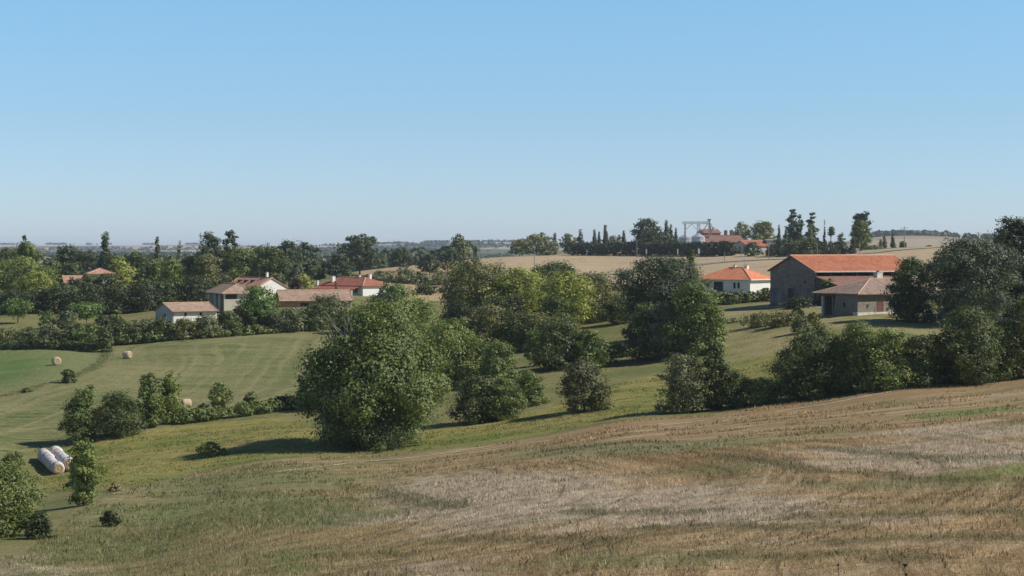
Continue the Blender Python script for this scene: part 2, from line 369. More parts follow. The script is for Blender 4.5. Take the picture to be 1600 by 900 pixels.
    fs = m.mix(m.math('MULTIPLY',m.ramp(fline,.55,.68),.6),fs,(.47,.38,.25)); fs = m.mix(m.math('MULTIPLY',m.ramp(fline,.45,.34),.65),fs,(.11,.085,.038))
    fs = m.mix(m.math('MULTIPLY',m.ramp(m.math('ADD',A['l_tuft'],m.math('MULTIPLY',fine,4)),2.2,4.2,.75,0),m.ramp(vf,.35,.55)),fs,(.10,.105,.042))
    fs = m.mix(m.math('MULTIPLY',m.ramp(frows,.5,.64),.6),fs,(.155,.10,.048))
    fs = m.mix(m.math('MULTIPLY',m.ramp(vf,.52,.75),.55),fs,(.50,.41,.28)); fs = m.mix(m.math('MULTIPLY',m.ramp(vf,.46,.28),.5),fs,(.11,.08,.04))
    # dry brown margin by the far edge
    lft = m.ramp(m.math('ADD',sx.outputs[0],m.math('MULTIPLY',mid,26)),14,-14)
    gl = m.mix(m.ramp(fine,.35,.65),(.125,.155,.055),(.235,.215,.095))
    fs = m.mix(m.math('MULTIPLY',lft,m.ramp(nn,.42,.58,.9,.25)),fs,gl)
    fs = m.mix(m.math('MULTIPLY',m.math('MULTIPLY',m.ramp(A['z_stubble'],14,7),m.ramp(fine,.2,.6,.5,.9)),m.ramp(sx.outputs[0],-4,22)),fs,(.30,.205,.105))
    c = m.mix(edge('z_stubble',5,1.6),c,fs)
    c = m.mix(m.math('MULTIPLY',m.ramp(fine,.46,.32),.5),c,m.mix(1.0,c,(.50,.56,.50),'MULTIPLY'))
    c = m.mix(m.math('MULTIPLY',m.ramp(vf,.4,.7),.45),c,m.mix(1.0,c,(1.35,1.3,1.25),'MULTIPLY'))
    return c, fine, vf, frows
def zone_attrs(X, Y):
    a = {k: ('POINT', sdist(X,Y,p,150)) for k,p in ZONES.items()}
    for k,ps in PATCH.items(): a[k]=('POINT', np.max([sdist(X,Y,p,12) for p in ps],0))
    a['l_tuft'] = ('POINT', np.min([ldist(X,Y,p,12) for p in TUFT],0))
    a['l_track'] = ('POINT', np.minimum(ldist(X,Y,TRACK), ldist(X,Y,TRACK2))); a['l_ditch'] = ('POINT', ldist(X,Y,DITCH))
    return a
# ground sheet: rings round the viewer out to the horizon
def ground():
    m = NT('ground_soil'); c, fine, vf, frows = ground_color(m)
    m.l(c, m.p.inputs['Base Color']); m.p.inputs['Roughness'].default_value = .95; m.p.inputs['Specular IOR Level'].default_value = .1
    m.bump(m.math('ADD',m.math('MULTIPLY',fine,1.0),m.math('ADD',m.math('MULTIPLY',vf,.5),m.math('MULTIPLY',frows,.4))),.9,.35)
    rad = [.05,1.5,4,8,14,22,32,44,56,66]; r = 70.0
    while r < 235: rad.append(r); r *= 1.0055
    while r < 450: rad.append(r); r *= 1.008
    while r < 1300: rad.append(r); r *= 1.016
    while r < 14500: rad.append(r); r *= 1.04
    fan = np.radians(np.arange(-17.5,17.51,.11)); side = np.radians(np.linspace(17.5,342.5,66))[1:-1]
    ang = np.r_[fan, side]; R = np.array(rad)
    X = (R[:,None]*np.sin(ang)[None,:]).ravel(); Y = (R[:,None]*np.cos(ang)[None,:]).ravel()
    Z = terrain(X,Y); na=len(ang); nr=len(R)
    i = np.arange(nr-1)[:,None]*na; j = np.arange(na)[None,:]; j2=(j+1)%na
    F = np.stack([i+j,i+na+j,i+na+j2,i+j2],-1).reshape(-1,4)[:,::-1]
    V = np.c_[X,Y,Z]
    o = mesh_np('ground', V, F, m.m, None, zone_attrs(X,Y), True)
    tag(o, kind='structure')
ground()

# blades and tufts standing on the field and rough strip
def blades(name, n, px_rng, d_rng, hgt, wid, zone, zmin, seed, label, cat, bright=(.75,1.35), patch=None, lines=None, lw=.9):
    rng = np.random.default_rng(seed)
    D = np.sqrt(rng.uniform(d_rng[0]**2, d_rng[1]**2, n)); u = (rng.uniform(*px_rng, n)-800)/FPX
    X = u*D; Y = D
    s_ = sdist(X,Y,ZONES[zone]); keep = s_ > zmin
    if patch is not None:
        q = vnoise(X*.03,Y*.45,seed)*.5+vnoise(X*.3,Y*.5,seed+1)*.5; keep &= (q > patch)
    if lines is not None:
        ld_ = np.min([ldist(X,Y,p) for p in lines],0); k2 = ld_ < lw*(.5+rng.random(n)); keep = (keep | (k2 & (s_>zmin))) if patch is not None else (k2 & (s_>zmin))
    X=X[keep]; Y=Y[keep]; Z=terrain(X,Y)-.02; n=len(X)
    a = rng.uniform(0,math.pi,n); w = wid*rng.uniform(.5,1.5,n)*(Y/110)**.5; h = hgt*rng.uniform(.45,1.5,n)
    lean = rng.normal(0,.35,(n,2))*h[:,None]
    dx = np.cos(a)*w; dy=np.sin(a)*w
    V = np.stack([np.c_[X-dx,Y-dy,Z],np.c_[X+dx,Y+dy,Z],np.c_[X+lean[:,0],Y+lean[:,1],Z+h]],1).reshape(-1,3)
    F = np.arange(3*n).reshape(-1,3)
    m = NT(name+'_blades'); c,*_ = ground_color(m); v = m.attr('shade').outputs['Fac']
    cc = m.n('ShaderNodeCombineColor'); [m.l(v,cc.inputs[i]) for i in range(3)]
    m.l(m.mix(1.0,c,cc.outputs[0],'MULTIPLY'), m.p.inputs['Base Color']); m.p.inputs['Roughness'].default_value=.9
    tr=m.n('ShaderNodeBsdfTranslucent'); m.l(m.mix(1.0,c,cc.outputs[0],'MULTIPLY'),tr.inputs[0]); mx=m.n('ShaderNodeMixShader'); mx.inputs[0].default_value=.45
    m.l(m.p.outputs[0],mx.inputs[1]); m.l(tr.outputs[0],mx.inputs[2]); m.l(mx.outputs[0],m.t.nodes['Material Output'].inputs[0])
    at_ = zone_attrs(V[:,0],V[:,1]); at_['shade'] = ('FACE', rng.uniform(*bright,n))
    o = mesh_np(name,V,F,m.m,None,at_); tag(o,label,cat,kind='stuff'); return o
blades('stubble',230000,(-60,1660),(72,150),.16,.020,'z_stubble',.2,1,'short dry brown stubble standing in rows over the cut field','stubble',(.8,1.9))
blades('stubble_weeds',90000,(-60,1660),(75,212),.24,.045,'z_stubble',.2,2,'taller weed and straw tufts in streaks across the cut field','weeds',(.55,1.9),.1,TUFT)
blades('rough_grass',60000,(-60,1400),(190,260),.16,.06,'z_strip',-.5,3,'rough yellow green grass between the cut field and the trees','grass',(.8,1.5),-.05)
blades('ditch_grass',16000,(-60,220),(250,380),.13,.06,'z_vivid',-6,4,'darker tufty grass along the shallow ditch between the two left fields','grass',(.8,1.5),None,[DITCH],1.3)

# road on the hill
def strip(name, line, width, mat, lift, label=None):
    P=[line[0]]
    for a,b in zip(line[:-1],line[1:]):
        n=max(1,int(np.hypot(*(b-a))/4)); P += [a+(b-a)*t/n for t in range(1,n+1)]
    P=np.array(P); T=np.gradient(P,axis=0); T/=np.linalg.norm(T,axis=1)[:,None]; N=np.c_[-T[:,1],T[:,0]]
    cols=[P+N*width*s_ for s_ in (-.5,-.17,.17,.5)]
    zc = terrain(P[:,0],P[:,1])
    V=np.concatenate([np.c_[c,np.maximum(terrain(c[:,0],c[:,1]),zc-.15)+lift] for c in cols]); n=len(P)
    F=[]
    for k in range(3):
        for i in range(n-1): F.append([k*n+i,k*n+i+1,(k+1)*n+i+1,(k+1)*n+i])
    o=mesh_np(name,V,np.array(F)[:,::-1],mat); tag(o,kind='structure'); return o
verge = plain('verge_grass',(.10,.14,.05),.9,.3,.2)
strip('road_verge',ROAD,10,verge,.10)
strip('road',ROAD,4.5,plain('road_asphalt',(.30,.29,.27),.85,.12,.3),.16)
straw_m = plain('flattened_straw',(.43,.35,.235),.95,.22,.8)
strip('wheel_track',TRACK,.75,straw_m,.03)
strip('wheel_track',TRACK2,.45,straw_m,.03)
strip('farm_path',poly_hit([(1085,487),(1130,484),(1180,480),(1240,480),(1290,480)]),2.6,plain('path_gravel',(.34,.32,.22),.9,.2,.6),.05)

# ------------------------------------------------------------------ foliage
def leaf_material():
    m = NT('foliage'); oi = m.n('ShaderNodeObjectInfo').outputs['Color']; v = m.attr('v').outputs['Fac']
    geo = m.n('ShaderNodeNewGeometry').outputs['Position']; n = m.noise(geo,.35,2)
    hue = m.mix(m.ramp(v,.0,1.0),m.mix(1.0,oi,(.62,.72,.66),'MULTIPLY'),m.mix(1.0,oi,(1.45,1.32,1.05),'MULTIPLY'))
    hue = m.mix(m.math('MULTIPLY',m.ramp(n,.45,.7),.45),hue,m.mix(1.0,oi,(1.35,1.15,.95),'MULTIPLY'))
    m.l(hue,m.p.inputs['Base Color']); m.p.inputs['Roughness'].default_value=.55; m.p.inputs['Specular IOR Level'].default_value=.35
    tr = m.n('ShaderNodeBsdfTranslucent'); m.l(m.mix(1.0,hue,(1.1,1.25,.6),'MULTIPLY'),tr.inputs[0])
    mx = m.n('ShaderNodeMixShader'); mx.inputs[0].default_value=.24
    m.l(m.p.outputs[0],mx.inputs[1]); m.l(tr.outputs[0],mx.inputs[2]); m.l(mx.outputs[0],m.t.nodes['Material Output'].inputs[0])
    return m.m
LEAF = leaf_material()
BARK = plain('bark',(.12,.095,.07),.9,.35,2,.03)
DEADWOOD = plain('dead_wood',(.30,.27,.23),.9,.25,2)
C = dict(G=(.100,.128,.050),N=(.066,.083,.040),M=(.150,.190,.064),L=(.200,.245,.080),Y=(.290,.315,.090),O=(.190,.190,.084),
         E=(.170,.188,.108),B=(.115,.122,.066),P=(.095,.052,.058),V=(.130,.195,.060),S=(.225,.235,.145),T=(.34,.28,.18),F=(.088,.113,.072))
def leaves(lobes, n, size, rng, clump, up=.25, inner=.12, flat=.75, per=34):
    """lobes (k,6): centre and radii. returns quads filling the shell of the lobes in clumps"""
    L = np.asarray(lobes,float); area = (L[:,3]*L[:,4]+L[:,3]*L[:,5]+L[:,4]*L[:,5])
    K = max(12,int(n/per)); li = rng.choice(len(L),K*2,p=area/area.sum())
    d = rng.normal(size=(K*2,3)); d[:,2] += up; d /= np.linalg.norm(d,axis=1)[:,None]
    rr = rng.uniform(.74,1.04,K*2); q = rng.random(K*2)<inner; rr[q]=rng.uniform(.1,.75,q.sum())
    c = L[li,:3]+d*L[li,3:]*rr[:,None]
    # drop clumps buried in a neighbouring lobe
    keep = np.ones(K*2,bool)
    for l in L:
        e = (((c-l[:3])/l[3:])**2).sum(1); keep &= ~((e<.45)&(~q))
    idx = np.nonzero(keep)[0][:K]; c=c[idx]; d=d[idx]; K=len(c)
    cr = clump*rng.uniform(.5,1.4,K); cv = rng.random(K)
    m = max(4,int(n/K)); rel = rng.normal(size=(K,m,3)); rel /= np.linalg.norm(rel,axis=2)[...,None]; rel *= rng.random((K,m,1))**.45
    pos = c[:,None]+rel*cr[:,None,None]*np.array([1,1,flat])
    nr = d[:,None]*1.0+rel*1.0+rng.normal(size=(K,m,3))*.38; nr[...,2]+=.12
    pos=pos.reshape(-1,3); nr=nr.reshape(-1,3); nr/=np.linalg.norm(nr,axis=1)[:,None]; N=len(pos)
    t = np.cross(nr,rng.normal(size=(N,3))); t/=np.linalg.norm(t,axis=1)[:,None]+1e-9; b=np.cross(nr,t)
    s1 = size*rng.uniform(.55,1.35,N)[:,None]*.62; s2 = s1*rng.uniform(.45,.8,N)[:,None]
    V = np.stack([pos-t*s1,pos-b*s2+nr*s1*.15,pos+t*s1,pos+b*s2-nr*s1*.1],1).reshape(-1,3)
    v = np.clip(np.repeat(cv,m)*.65+rng.random(N)*.35,0,1)
    return V, v
def leaf_obj(name, V, v, col, parent, loc=None):
    o = mesh_np(name, V, np.arange(len(V)).reshape(-1,4), LEAF, parent, {'v':('FACE',v)})
    o.color = (*col,1)
    if loc is not None: o.location = loc
    return o
def prof(kind, t):
    if kind=='round': return math.sqrt(max(.05,1-(2*t-1)**2*.93))
    if kind=='egg': return math.sqrt(max(.05,1-(2*t-1)**2*.95))*(1.12-.35*t)
    if kind=='bush': return math.sqrt(max(.08,1-(t*.97)**2.2))
    if kind=='poplar': return min(1,.55+t*2)*max(.30,(1-t**2.2))
    if kind=='cone': return max(.2,(1-t)**.8)
    if kind=='spread': return math.sqrt(max(.1,1-(1.6*t-.62)**2*.93))
    return 1
def lobes_for(shape, Wd, H, z0, rng, k=None):
    """random lobes in an envelope of width Wd from z0 to H"""
    R=Wd/2; out=[]; ch=H-z0
    if shape=='poplar':
        k=k or 16
        for i in range(k):
            t=(i+.5)/k; r=R*prof('poplar',t); a=rng.uniform(0,6.28)
            out.append((math.cos(a)*r*.22,math.sin(a)*r*.22,z0+ch*t,r*.85,r*.85,ch/k*2.4))
        return out
    if shape=='cone':
        k=k or 14
        for i in range(k):
            t=(i+.4)/k; r=R*prof('cone',t)
            for j in range(2 if t<.7 else 1):
                a=rng.uniform(0,6.28); out.append((math.cos(a)*r*.3,math.sin(a)*r*.3,z0+ch*t,r*.8,r*.8,ch/k*1.5))
        return out
    if shape=='cedar':
        n=k or 9
        for i in range(n):
            t=i/(n-1); r=R*(1-.62*t)*rng.uniform(.7,1.15)
            for j in range(3 if t<.8 else 1):
                a=rng.uniform(0,6.28); out.append((math.cos(a)*r*.5,math.sin(a)*r*.5,z0+ch*(t*.93+.03+rng.uniform(-.02,.02)),r*.6,r*.6,ch*.06))
            out.append((0,0,z0+ch*t*.95,R*.5*(1.1-t),R*.5*(1.1-t),ch*.09))
        return out
    if shape=='umbrella':
        for j in range(10):
            a=rng.uniform(0,6.28); q=rng.uniform(.1,.6); out.append((math.cos(a)*R*q,math.sin(a)*R*q,H-ch*(.38+.35*q*q),R*.42,R*.42,ch*.30))
        return out
    k = k or 22
    for i in range(k):
        t=(i+.5)/k; t=t**.95; r=R*prof(shape,t); a=i*2.4+rng.uniform(-.5,.5)
        lr=min(R,ch/2)*rng.uniform(.20,.46)*(.65+.35*prof(shape,t)); off=max(0,r-lr)*rng.uniform(.65,1.16)
        zz=z0+min(max(ch*t,lr*.7),ch-lr*.75)
        out.append((math.cos(a)*off,math.sin(a)*off,zz,lr*1.05,lr*1.05,lr*.85))
    for i in range(rng.integers(7,13)):   # shoots that break the outline
        t=rng.uniform(.35,1.0); r=R*prof(shape,min(.97,t)); a=rng.uniform(0,6.28); q=R*rng.uniform(.05,.11)
        out.append((math.cos(a)*r*.97,math.sin(a)*r*.97,z0+ch*min(1.03,t+.05)-q*.3,q,q,q*rng.uniform(1.2,2.2)))
    for i in range(5):
        t=(i+1)/6; r=R*prof(shape,t)*.6; out.append((0,0,z0+ch*t,r,r,min(r,ch*.2)))
    return out
def trunk_obj(H, z0, lobes, r0, rng, parent, mat=None, limbs=6):
    g=G(); lean=(rng.uniform(-.03,.03)*H,rng.uniform(-.03,.03)*H)
    top=z0+(H-z0)*.62
    g.tube([(0,0,-.6),(0,0,.05*H),(lean[0]*.5,lean[1]*.5,top*.55),(lean[0],lean[1],top)],[r0*1.35,r0,r0*.75,r0*.25],8)
    L=[l for l in lobes if math.hypot(l[0],l[1])>.1] or list(lobes)
    for i in range(min(limbs,len(L))):
        l=L[int(i*len(L)/max(1,limbs))%len(L)]; s=min(top*.8,max(z0*.8,l[2]*.45))
        g.tube([(lean[0]*.4,lean[1]*.4,s),(l[0]*.45,l[1]*.45,s+(l[2]-s)*.55),(l[0]*.85,l[1]*.85,l[2])],[r0*.45,r0*.28,r0*.08],5)
    return g.out('trunk',mat or BARK,parent,True)
SHAPE = {'oak':('round',.12,'broadleaf_tree','tree'),'egg':('egg',.08,'broadleaf_tree','tree'),'bushy':('bush',.0,'broadleaf_tree','tree'),
 'bush':('bush',.0,'bush','bush'),'poplar':('poplar',.03,'poplar_tree','tree'),'cypress':('poplar',.02,'cypress_tree','tree'),'conifer':('cone',.04,'conifer_tree','tree'),
 'cedar':('cedar',.12,'cedar_tree','tree'),'pine':('umbrella',.45,'pine_tree','tree'),'loose':('egg',.10,'broadleaf_tree','tree'),'high':('spread',.28,'broadleaf_tree','tree'),
 'ballpine':('round',.12,'pine_tree','tree')}
_seed=[100]
def tree(kind, px, base, top, w, tint, label, group=None, dens=1.0, z0f=None, leaf=None, extra=None, k=None, lobes=None):
    """px centre, base = photo y of the foot (positive) or distance in metres (negative), top = photo y, w = photo width"""
    _seed[0]+=1; rng=np.random.default_rng(_seed[0])
    x,y,z = hit(px,base) if base>0 else at(px,-base)
    D=y; sc=D/FPX; H=-(top-HY)*sc-z; Wd=w*sc
    shp,zf,name,cat=SHAPE[kind]
    if z0f is not None: zf=z0f
    H=max(H,.4)
    root=empty(name,(x,y,z),rng.uniform(-.4,.4),label,cat,group)
    z0=H*zf; lb=lobes_for(shp,Wd,H*.985,z0,rng,k) if lobes is None else []
    if lobes:
        for a,b,c,r,q in lobes:
            lb.append((a*Wd,b*Wd,c*H,r*Wd,r*Wd,q*H))
            for _ in range(3):
                t=rng.normal(size=3); t/=np.linalg.norm(t); u_=rng.uniform(.18,.34); lb.append((a*Wd+t[0]*r*Wd,b*Wd+t[1]*r*Wd,c*H+abs(t[2])*q*H*.9,r*Wd*u_,r*Wd*u_,q*H*u_*1.3))
    if extra: lb += [(a*Wd,b*Wd,c*H,r*Wd,r*Wd,q*H) for a,b,c,r,q in extra]
    s=leaf or max(.15,1.65*D/1911)
    s=min(s,Wd*.13) if D>350 else s
    sil=Wd*(H-z0)*.8; n=int(min(110000,max(1200,dens*sil*(7.5 if kind not in('poplar','cypress','conifer') else 9.5)/(s*s*.55))))
    clump=max(s*1.3,min(Wd*.13,1.5))
    per=70 if n>20000 else (36 if n>6000 else (14 if kind not in ('poplar','conifer') else 7))
    if kind=='cedar': V,v=leaves(lb,n,s,rng,max(s,Wd*.09),up=.1,inner=.3,flat=.4,per=12)
    elif kind=='loose': V,v=leaves(lb,int(n*.85),s,rng,clump*1.0,inner=.2,per=per)
    else: V,v=leaves(lb,n,s,rng,clump,per=per)
    hw=np.percentile(np.abs(V[:,0]),98.5); hd=np.percentile(np.abs(V[:,1]),98.5); V[:,0]*=Wd/2/hw; V[:,1]*=Wd/2/hd*.95
    zt=np.percentile(V[:,2],99.6); zb=np.percentile(V[:,2],1.5) if z0<H*.1 else z0; f_=(H-zb)/max(.1,zt-zb); V[:,2]=np.where(V[:,2]>zb,zb+(V[:,2]-zb)*f_,V[:,2])
    if z0<H*.1: V[:,2]-=max(0,zb)*np.clip(1-V[:,2]/H,0,1)
    V[:,2]=np.clip(V[:,2],.03 if D<300 else -.3,H*1.04)
    leaf_obj('crown' if cat=='tree' else 'foliage',V,v,C[tint] if isinstance(tint,str) else tint,root)
    if cat=='tree' or H>1.2:
        trunk_obj(H,z0,lb,max(.05,min(.45,H*.022)) if kind not in('bush','bushy') else max(.04,H*.015),rng,root,None,6 if D<450 else 3).name=('trunk' if cat=='tree' else 'stem')
    return root
def hedge(name, pts, h, wd, tint, label, cat='hedge', group=None, rough=.25, leaf=None):
    """pts: list of (px, base); a clipped or rough hedge as ONE thing"""
    _seed[0]+=1; rng=np.random.default_rng(_seed[0])
    P=np.array([(hit(a,b) if b>0 else at(a,-b))[:2] for a,b in pts]); o=P[0]; lb=[]; tot=0
    for i,(a,b) in enumerate(zip(P[:-1],P[1:])):
        Ls=np.hypot(*(b-a)); tot+=Ls; n=max(2,int(Ls/(wd*.55)))
        for j in range(n):
            q=a+(b-a)*(j+rng.random()*.6)/n; hh=h*rng.uniform(1-rough,1+rough); zq=tz(*q)
            lb.append((q[0]-o[0],q[1]-o[1],zq+hh*.5,wd*.6,wd*.6,hh*.52))
    zb=tz(*o); lb=[(a,b,c-zb,d,e,f) for a,b,c,d,e,f in lb]
    D=P[:,1].mean(); s=leaf or max(.16,2.1*D/1911)
    n=int(min(70000,tot*h*9/(s*s*.55)))
    V,v=leaves(lb,n,s,rng,max(s*1.1,.5),per=8,inner=.05); o_=leaf_obj(name,V,v,C[tint],None,(o[0],o[1],zb)); tag(o_,label,cat,group); return o_
# ------------------------------------------------------------------ buildings
T_ORANGE = tiles('roof_tiles_orange',((.58,.20,.10),(.66,.26,.14),(.48,.16,.09)),.5,.03)
T_BARN = tiles('roof_tiles_barn',((.36,.13,.068),(.44,.17,.09),(.29,.105,.062)),.35,.04)
T_RUST = tiles('roof_tiles_rust',((.22,.115,.09),(.28,.155,.12),(.16,.09,.075)),.5,.04)
T_OLD = tiles('roof_tiles_old',((.25,.175,.135),(.35,.255,.20),(.17,.12,.10)),.9,.06,'x',.35)
T_OLDY = tiles('roof_tiles_old_y',((.32,.21,.15),(.46,.33,.25),(.20,.13,.10)),.9,.06,'y',.3)
T_TAN = tiles('roof_tiles_tan',((.33,.215,.15),(.44,.31,.23),(.24,.16,.12)),.7,.05,'x',.2)
T_RED = tiles('roof_tiles_red',((.30,.105,.07),(.40,.155,.105),(.22,.085,.065)),.5,.04,'y')
T_PALE = tiles('roof_tiles_pale',((.43,.22,.15),(.52,.29,.21),(.34,.17,.12)),.6,.04,'y')
CAPT = plain('ridge_tiles',(.48,.30,.21),.85,.25,2)
CAPO = plain('ridge_tiles_orange',(.70,.36,.24),.85,.15,2)
WHITE = plain('white_render',(.72,.69,.61),.85,.06,.6)
CREAM = plain('cream_render',(.58,.52,.40),.85,.12,.6)
GREYW = plain('grey_render_and_shade',(.42,.40,.38),.9,.15,.5)  # grey walls, and the painted shade tone of the outbuilding gable
GABLE = plain('weathered_brick',(.235,.185,.155),.9,.28,.9,.02,streak=(.6,.6,1.6))
LOWER = plain('stained_plaster',(.20,.17,.15),.9,.45,.45,.02)
OCHRE = plain('ochre_wall',(.40,.22,.11),.9,.25,.8)
STONE = plain('rubble_stone',(.225,.195,.155),.9,.35,2.6,.04)
PLINTH = plain('pale_plinth',(.55,.53,.47),.9,.25,2.0)
DARK = plain('dark_interior',(.02,.02,.02),.9,.2)
WOOD = plain('old_timber',(.13,.095,.07),.85,.3,2)
DOORR = plain('oxblood_door',(.15,.065,.05),.7,.2,2)
RUSTM = plain('weathered_steel',(.44,.40,.37),.7,.2,.8)
METAL = plain('galvanised_steel',(.55,.57,.58),.45,.12,.8,metal=.5)
POLEM = plain('grey_pole',(.24,.23,.21),.8,.2,1)
CONC = plain('concrete_pole',(.45,.44,.41),.8,.12,1)
GLASS = NT('window_glass'); GLASS.p.inputs['Base Color'].default_value=(.03,.035,.04,1); GLASS.p.inputs['Roughness'].default_value=.12; GLASS=GLASS.m
FRAME = plain('window_frame_paint',(.62,.61,.58),.6,.08)

def fpt(face, L, Wd, a, z, out):
    return {'y0':(a,-out,z),'x0':(-out,a,z),'x1':(L+out,a,z),'y1':(a,Wd+out,z)}[face]
def window(root, L, Wd, face, a, z, w, h, name='window', frame=FRAME, pane=GLASS, pname='pane'):
    """frame proud of the wall, pane behind it"""
    t=.07; g=G()
    def bx(g,a0,a1,z0,z1,o0,o1):
        p=fpt(face,L,Wd,a0,z0,o0); q=fpt(face,L,Wd,a1,z1,o1)
        g.box(min(p[0],q[0]),max(p[0],q[0]),min(p[1],q[1]),max(p[1],q[1]),z0,z1)
    bx(g,a-t,a,z-t,z+h+t,-.02,.06); bx(g,a+w,a+w+t,z-t,z+h+t,-.02,.06); bx(g,a,a+w,z-t-.02,z,-.02,.09); bx(g,a,a+w,z+h,z+h+t,-.02,.06)
    f=g.out(name,frame,root); g=G(); bx(g,a+.002,a+w-.002,z+.002,z+h-.002,-.02,.015); g.out(pname,pane,f); return f
def walls(root, L, Wd, h, mat, down=1.2, gable=None, name='wall', openings=None):
    """four walls as one shell; gable = rise for a ridge along x"""
    g=G(); t=.3
    sec=[(0,-down),(Wd,-down),(Wd,h)]+([(Wd/2,h+gable)] if gable else [])+[(0,h)]
    g.prism(sec,0,0,t); g.prism(sec,0,L-t,L)
    g.box(t,L-t,0,t,-down,h); g.box(t,L-t,Wd-t,Wd,-down,h)
    return g.out(name,mat,root)
def gable_roof(root, L, Wd, h, rise, ov, mat, cap, xo=.35, th=.16, name='roof', swap=False, fascia=None):
    s=rise/(Wd/2); e=h-ov*s
    g=G(); g.prism([(-ov,e),(Wd/2,h+rise),(Wd/2,h+rise+th),(-ov,e+th)],0,-xo,L+xo)
    g.prism([(Wd/2,h+rise),(Wd+ov,e),(Wd+ov,e+th),(Wd/2,h+rise+th)],0,-xo,L+xo)
    if swap: g.swap()
    r=g.out(name,mat,root)
    g=G().tube([(-xo-.02,Wd/2,h+rise+th),(L/2,Wd/2,h+rise+th+.01),(L+xo+.02,Wd/2,h+rise+th)],[.16]*3,6)
    for x in (-xo+.05,L+xo-.05): g.tube([(x,-ov,e+th+.02),(x,Wd/2,h+rise+th+.02)],[.09,.09],5)
    if swap: g.swap()
    g.out('ridge_cap',cap,r)
    if fascia:
        g=G().box(-xo,L+xo,-ov-.14,-ov-.004,e-.04,e+th+.02)
        if swap: g.swap()
        g.out('gutter',fascia,r)
    return r
def hip_roof(root, L, Wd, h, rise, ov, mat, cap, th=.16, name='roof', hip=1.0, fascia=None, hip2=None, swap=False):
    """ridge along y (the longer way); eaves at height h"""
    x0,x1,y0,y1=-ov,L+ov,-ov,Wd+ov; m=L/2; k=(L/2+ov)*hip; k2=(L/2+ov)*(hip if hip2 is None else hip2)
    a=(m,y0+k,h+rise+th); b=(m,y1-k2,h+rise+th); e=h+th
    V=[(x0,y0,e),(x1,y0,e),(x1,y1,e),(x0,y1,e),a,b,(x0,y0,h),(x1,y0,h),(x1,y1,h),(x0,y1,h)]
    F=[(0,1,4),(1,2,5,4),(2,3,5),(3,0,4,5),(0,6,7,1),(1,7,8,2),(2,8,9,3),(3,9,6,0),(6,9,8,7)]
    if swap:
        V=[(q,p,w) for p,q,w in V]; a=(a[1],a[0],a[2]); b=(b[1],b[0],b[2])
    r=mesh_bm(name,V,F,mat,root)
    g=G()
    for p,q in ((V[0],a),(V[1],a),(V[2],b),(V[3],b),(a,b)): g.tube([p,q],[.13,.13],5)
    g.out('ridge_cap',cap,r)
    if fascia:
        g=G(); g.box(x0-.14,x0-.004,y0-.14,y1,h,h+th+.02); g.box(x0-.003,x1,y0-.14,y0-.004,h,h+th+.02); g.out('gutter',fascia,r)
    return r
def chimney(root, x, y, z0, z1, w, mat=WHITE, d=None, name='chimney'):
    d=d or w; g=G().box(x-w/2,x+w/2,y-d/2,y+d/2,z0,z1).box(x-w/2-.06,x+w/2+.06,y-d/2-.06,y+d/2+.06,z1+.002,z1+.1)
    c=g.out(name,mat,root); G().tube([(x,y,z1+.1),(x,y,z1+.38)],[w*.22,w*.2],7).out('chimney_pot',T_OLD,c); return c
def zat(py, D): return -(py-HY)/FPX*D
def place(px, D, th, label, name, cat, zb=None, group=None):
    x,y,z=at(px,D); z=z if zb is None else zb
    return empty(name,(x,y,z),math.radians(th),label,cat,group), z

# big barn
r,z=place(1273,342,28,'large old barn with dark gable wall and long orange tiled roof','barn','barn')
h=zat(423.5,342)-z; L,Wd,rise=22.9,13.5,2.62
g=G(); t=.35   # gable wall with a door opening
dy0,dy1,dz=6.2,7.9,2.7
g.prism([(0,2.9),(Wd,2.9),(Wd,h),(Wd/2,h+rise),(0,h)],0,0,t)
g.out('gable_wall',GABLE,r)
g=G().box(-.06,t,0,dy0,-1.5,2.898).box(-.06,t,dy1,Wd,-1.5,2.898).box(-.06,t,dy0,dy1,dz,2.898)
lw=g.out('lower_wall',LOWER,r)
G().box(t-.1,t-.02,dy0,dy1,-1.2,dz).out('door',WOOD,r)
g=G().box(-.12,.02,dy0-.2,dy1+.2,dz,dz+.22); g.out('lintel',WOOD,r)
g=G().prism([(0,-1.5),(Wd,-1.5),(Wd,h),(Wd/2,h+rise),(0,h)],0,L-t,L).box(t,L-t,Wd-t,Wd,-1.5,h).box(t,L-t,0,t,-1.5,h-.9); g.out('side_wall',GREYW,r)
for i in range(8): G().box(t+i*3.05,t+i*3.05+.25,.02,.3,h-.9,h-.05).out('eave_post',WOOD,r)
gable_roof(r,L,Wd,h,rise,.5,T_BARN,CAPO,xo=.4,fascia=PLINTH)
window(r,L,Wd,'x0',2.6,3.9,.4,.4,pane=DARK,frame=GABLE); 
# lean-to on its long side
g=G(); a0,b0=h-1.05,h-2.95
g.prism([(-8.2,b0),(-.02,a0),(-.02,a0+.14),(-8.2,b0+.14)],0,.0,19.4); lt=g.out('lean_to_roof',T_RUST,r)
g=G().box(0.0,.12,-8.2,-.02,b0-.28,b0-.02); g.prism([(-8.2,b0-.3),(-8.2,b0-.02),(-.1,a0-.02),(-.1,a0-.3)],0,.02,.2); g.out('verge_board',WOOD,lt)
for i in range(5): G().box(.3+i*4.5,.55+i*4.5,-8.0,-7.75,-1.4,b0-.02).out('lean_to_post',WOOD,r)
G().box(2.5,2.8,-7.7,-.4,-1.4,h-2.9).out('inner_wall',GREYW,r)
bx,by_,bz=at(1287,338)
tree('bush',1291,-339,436,26,'M','climbing ivy bush filling the open end of the lean-to beside the barn gable')

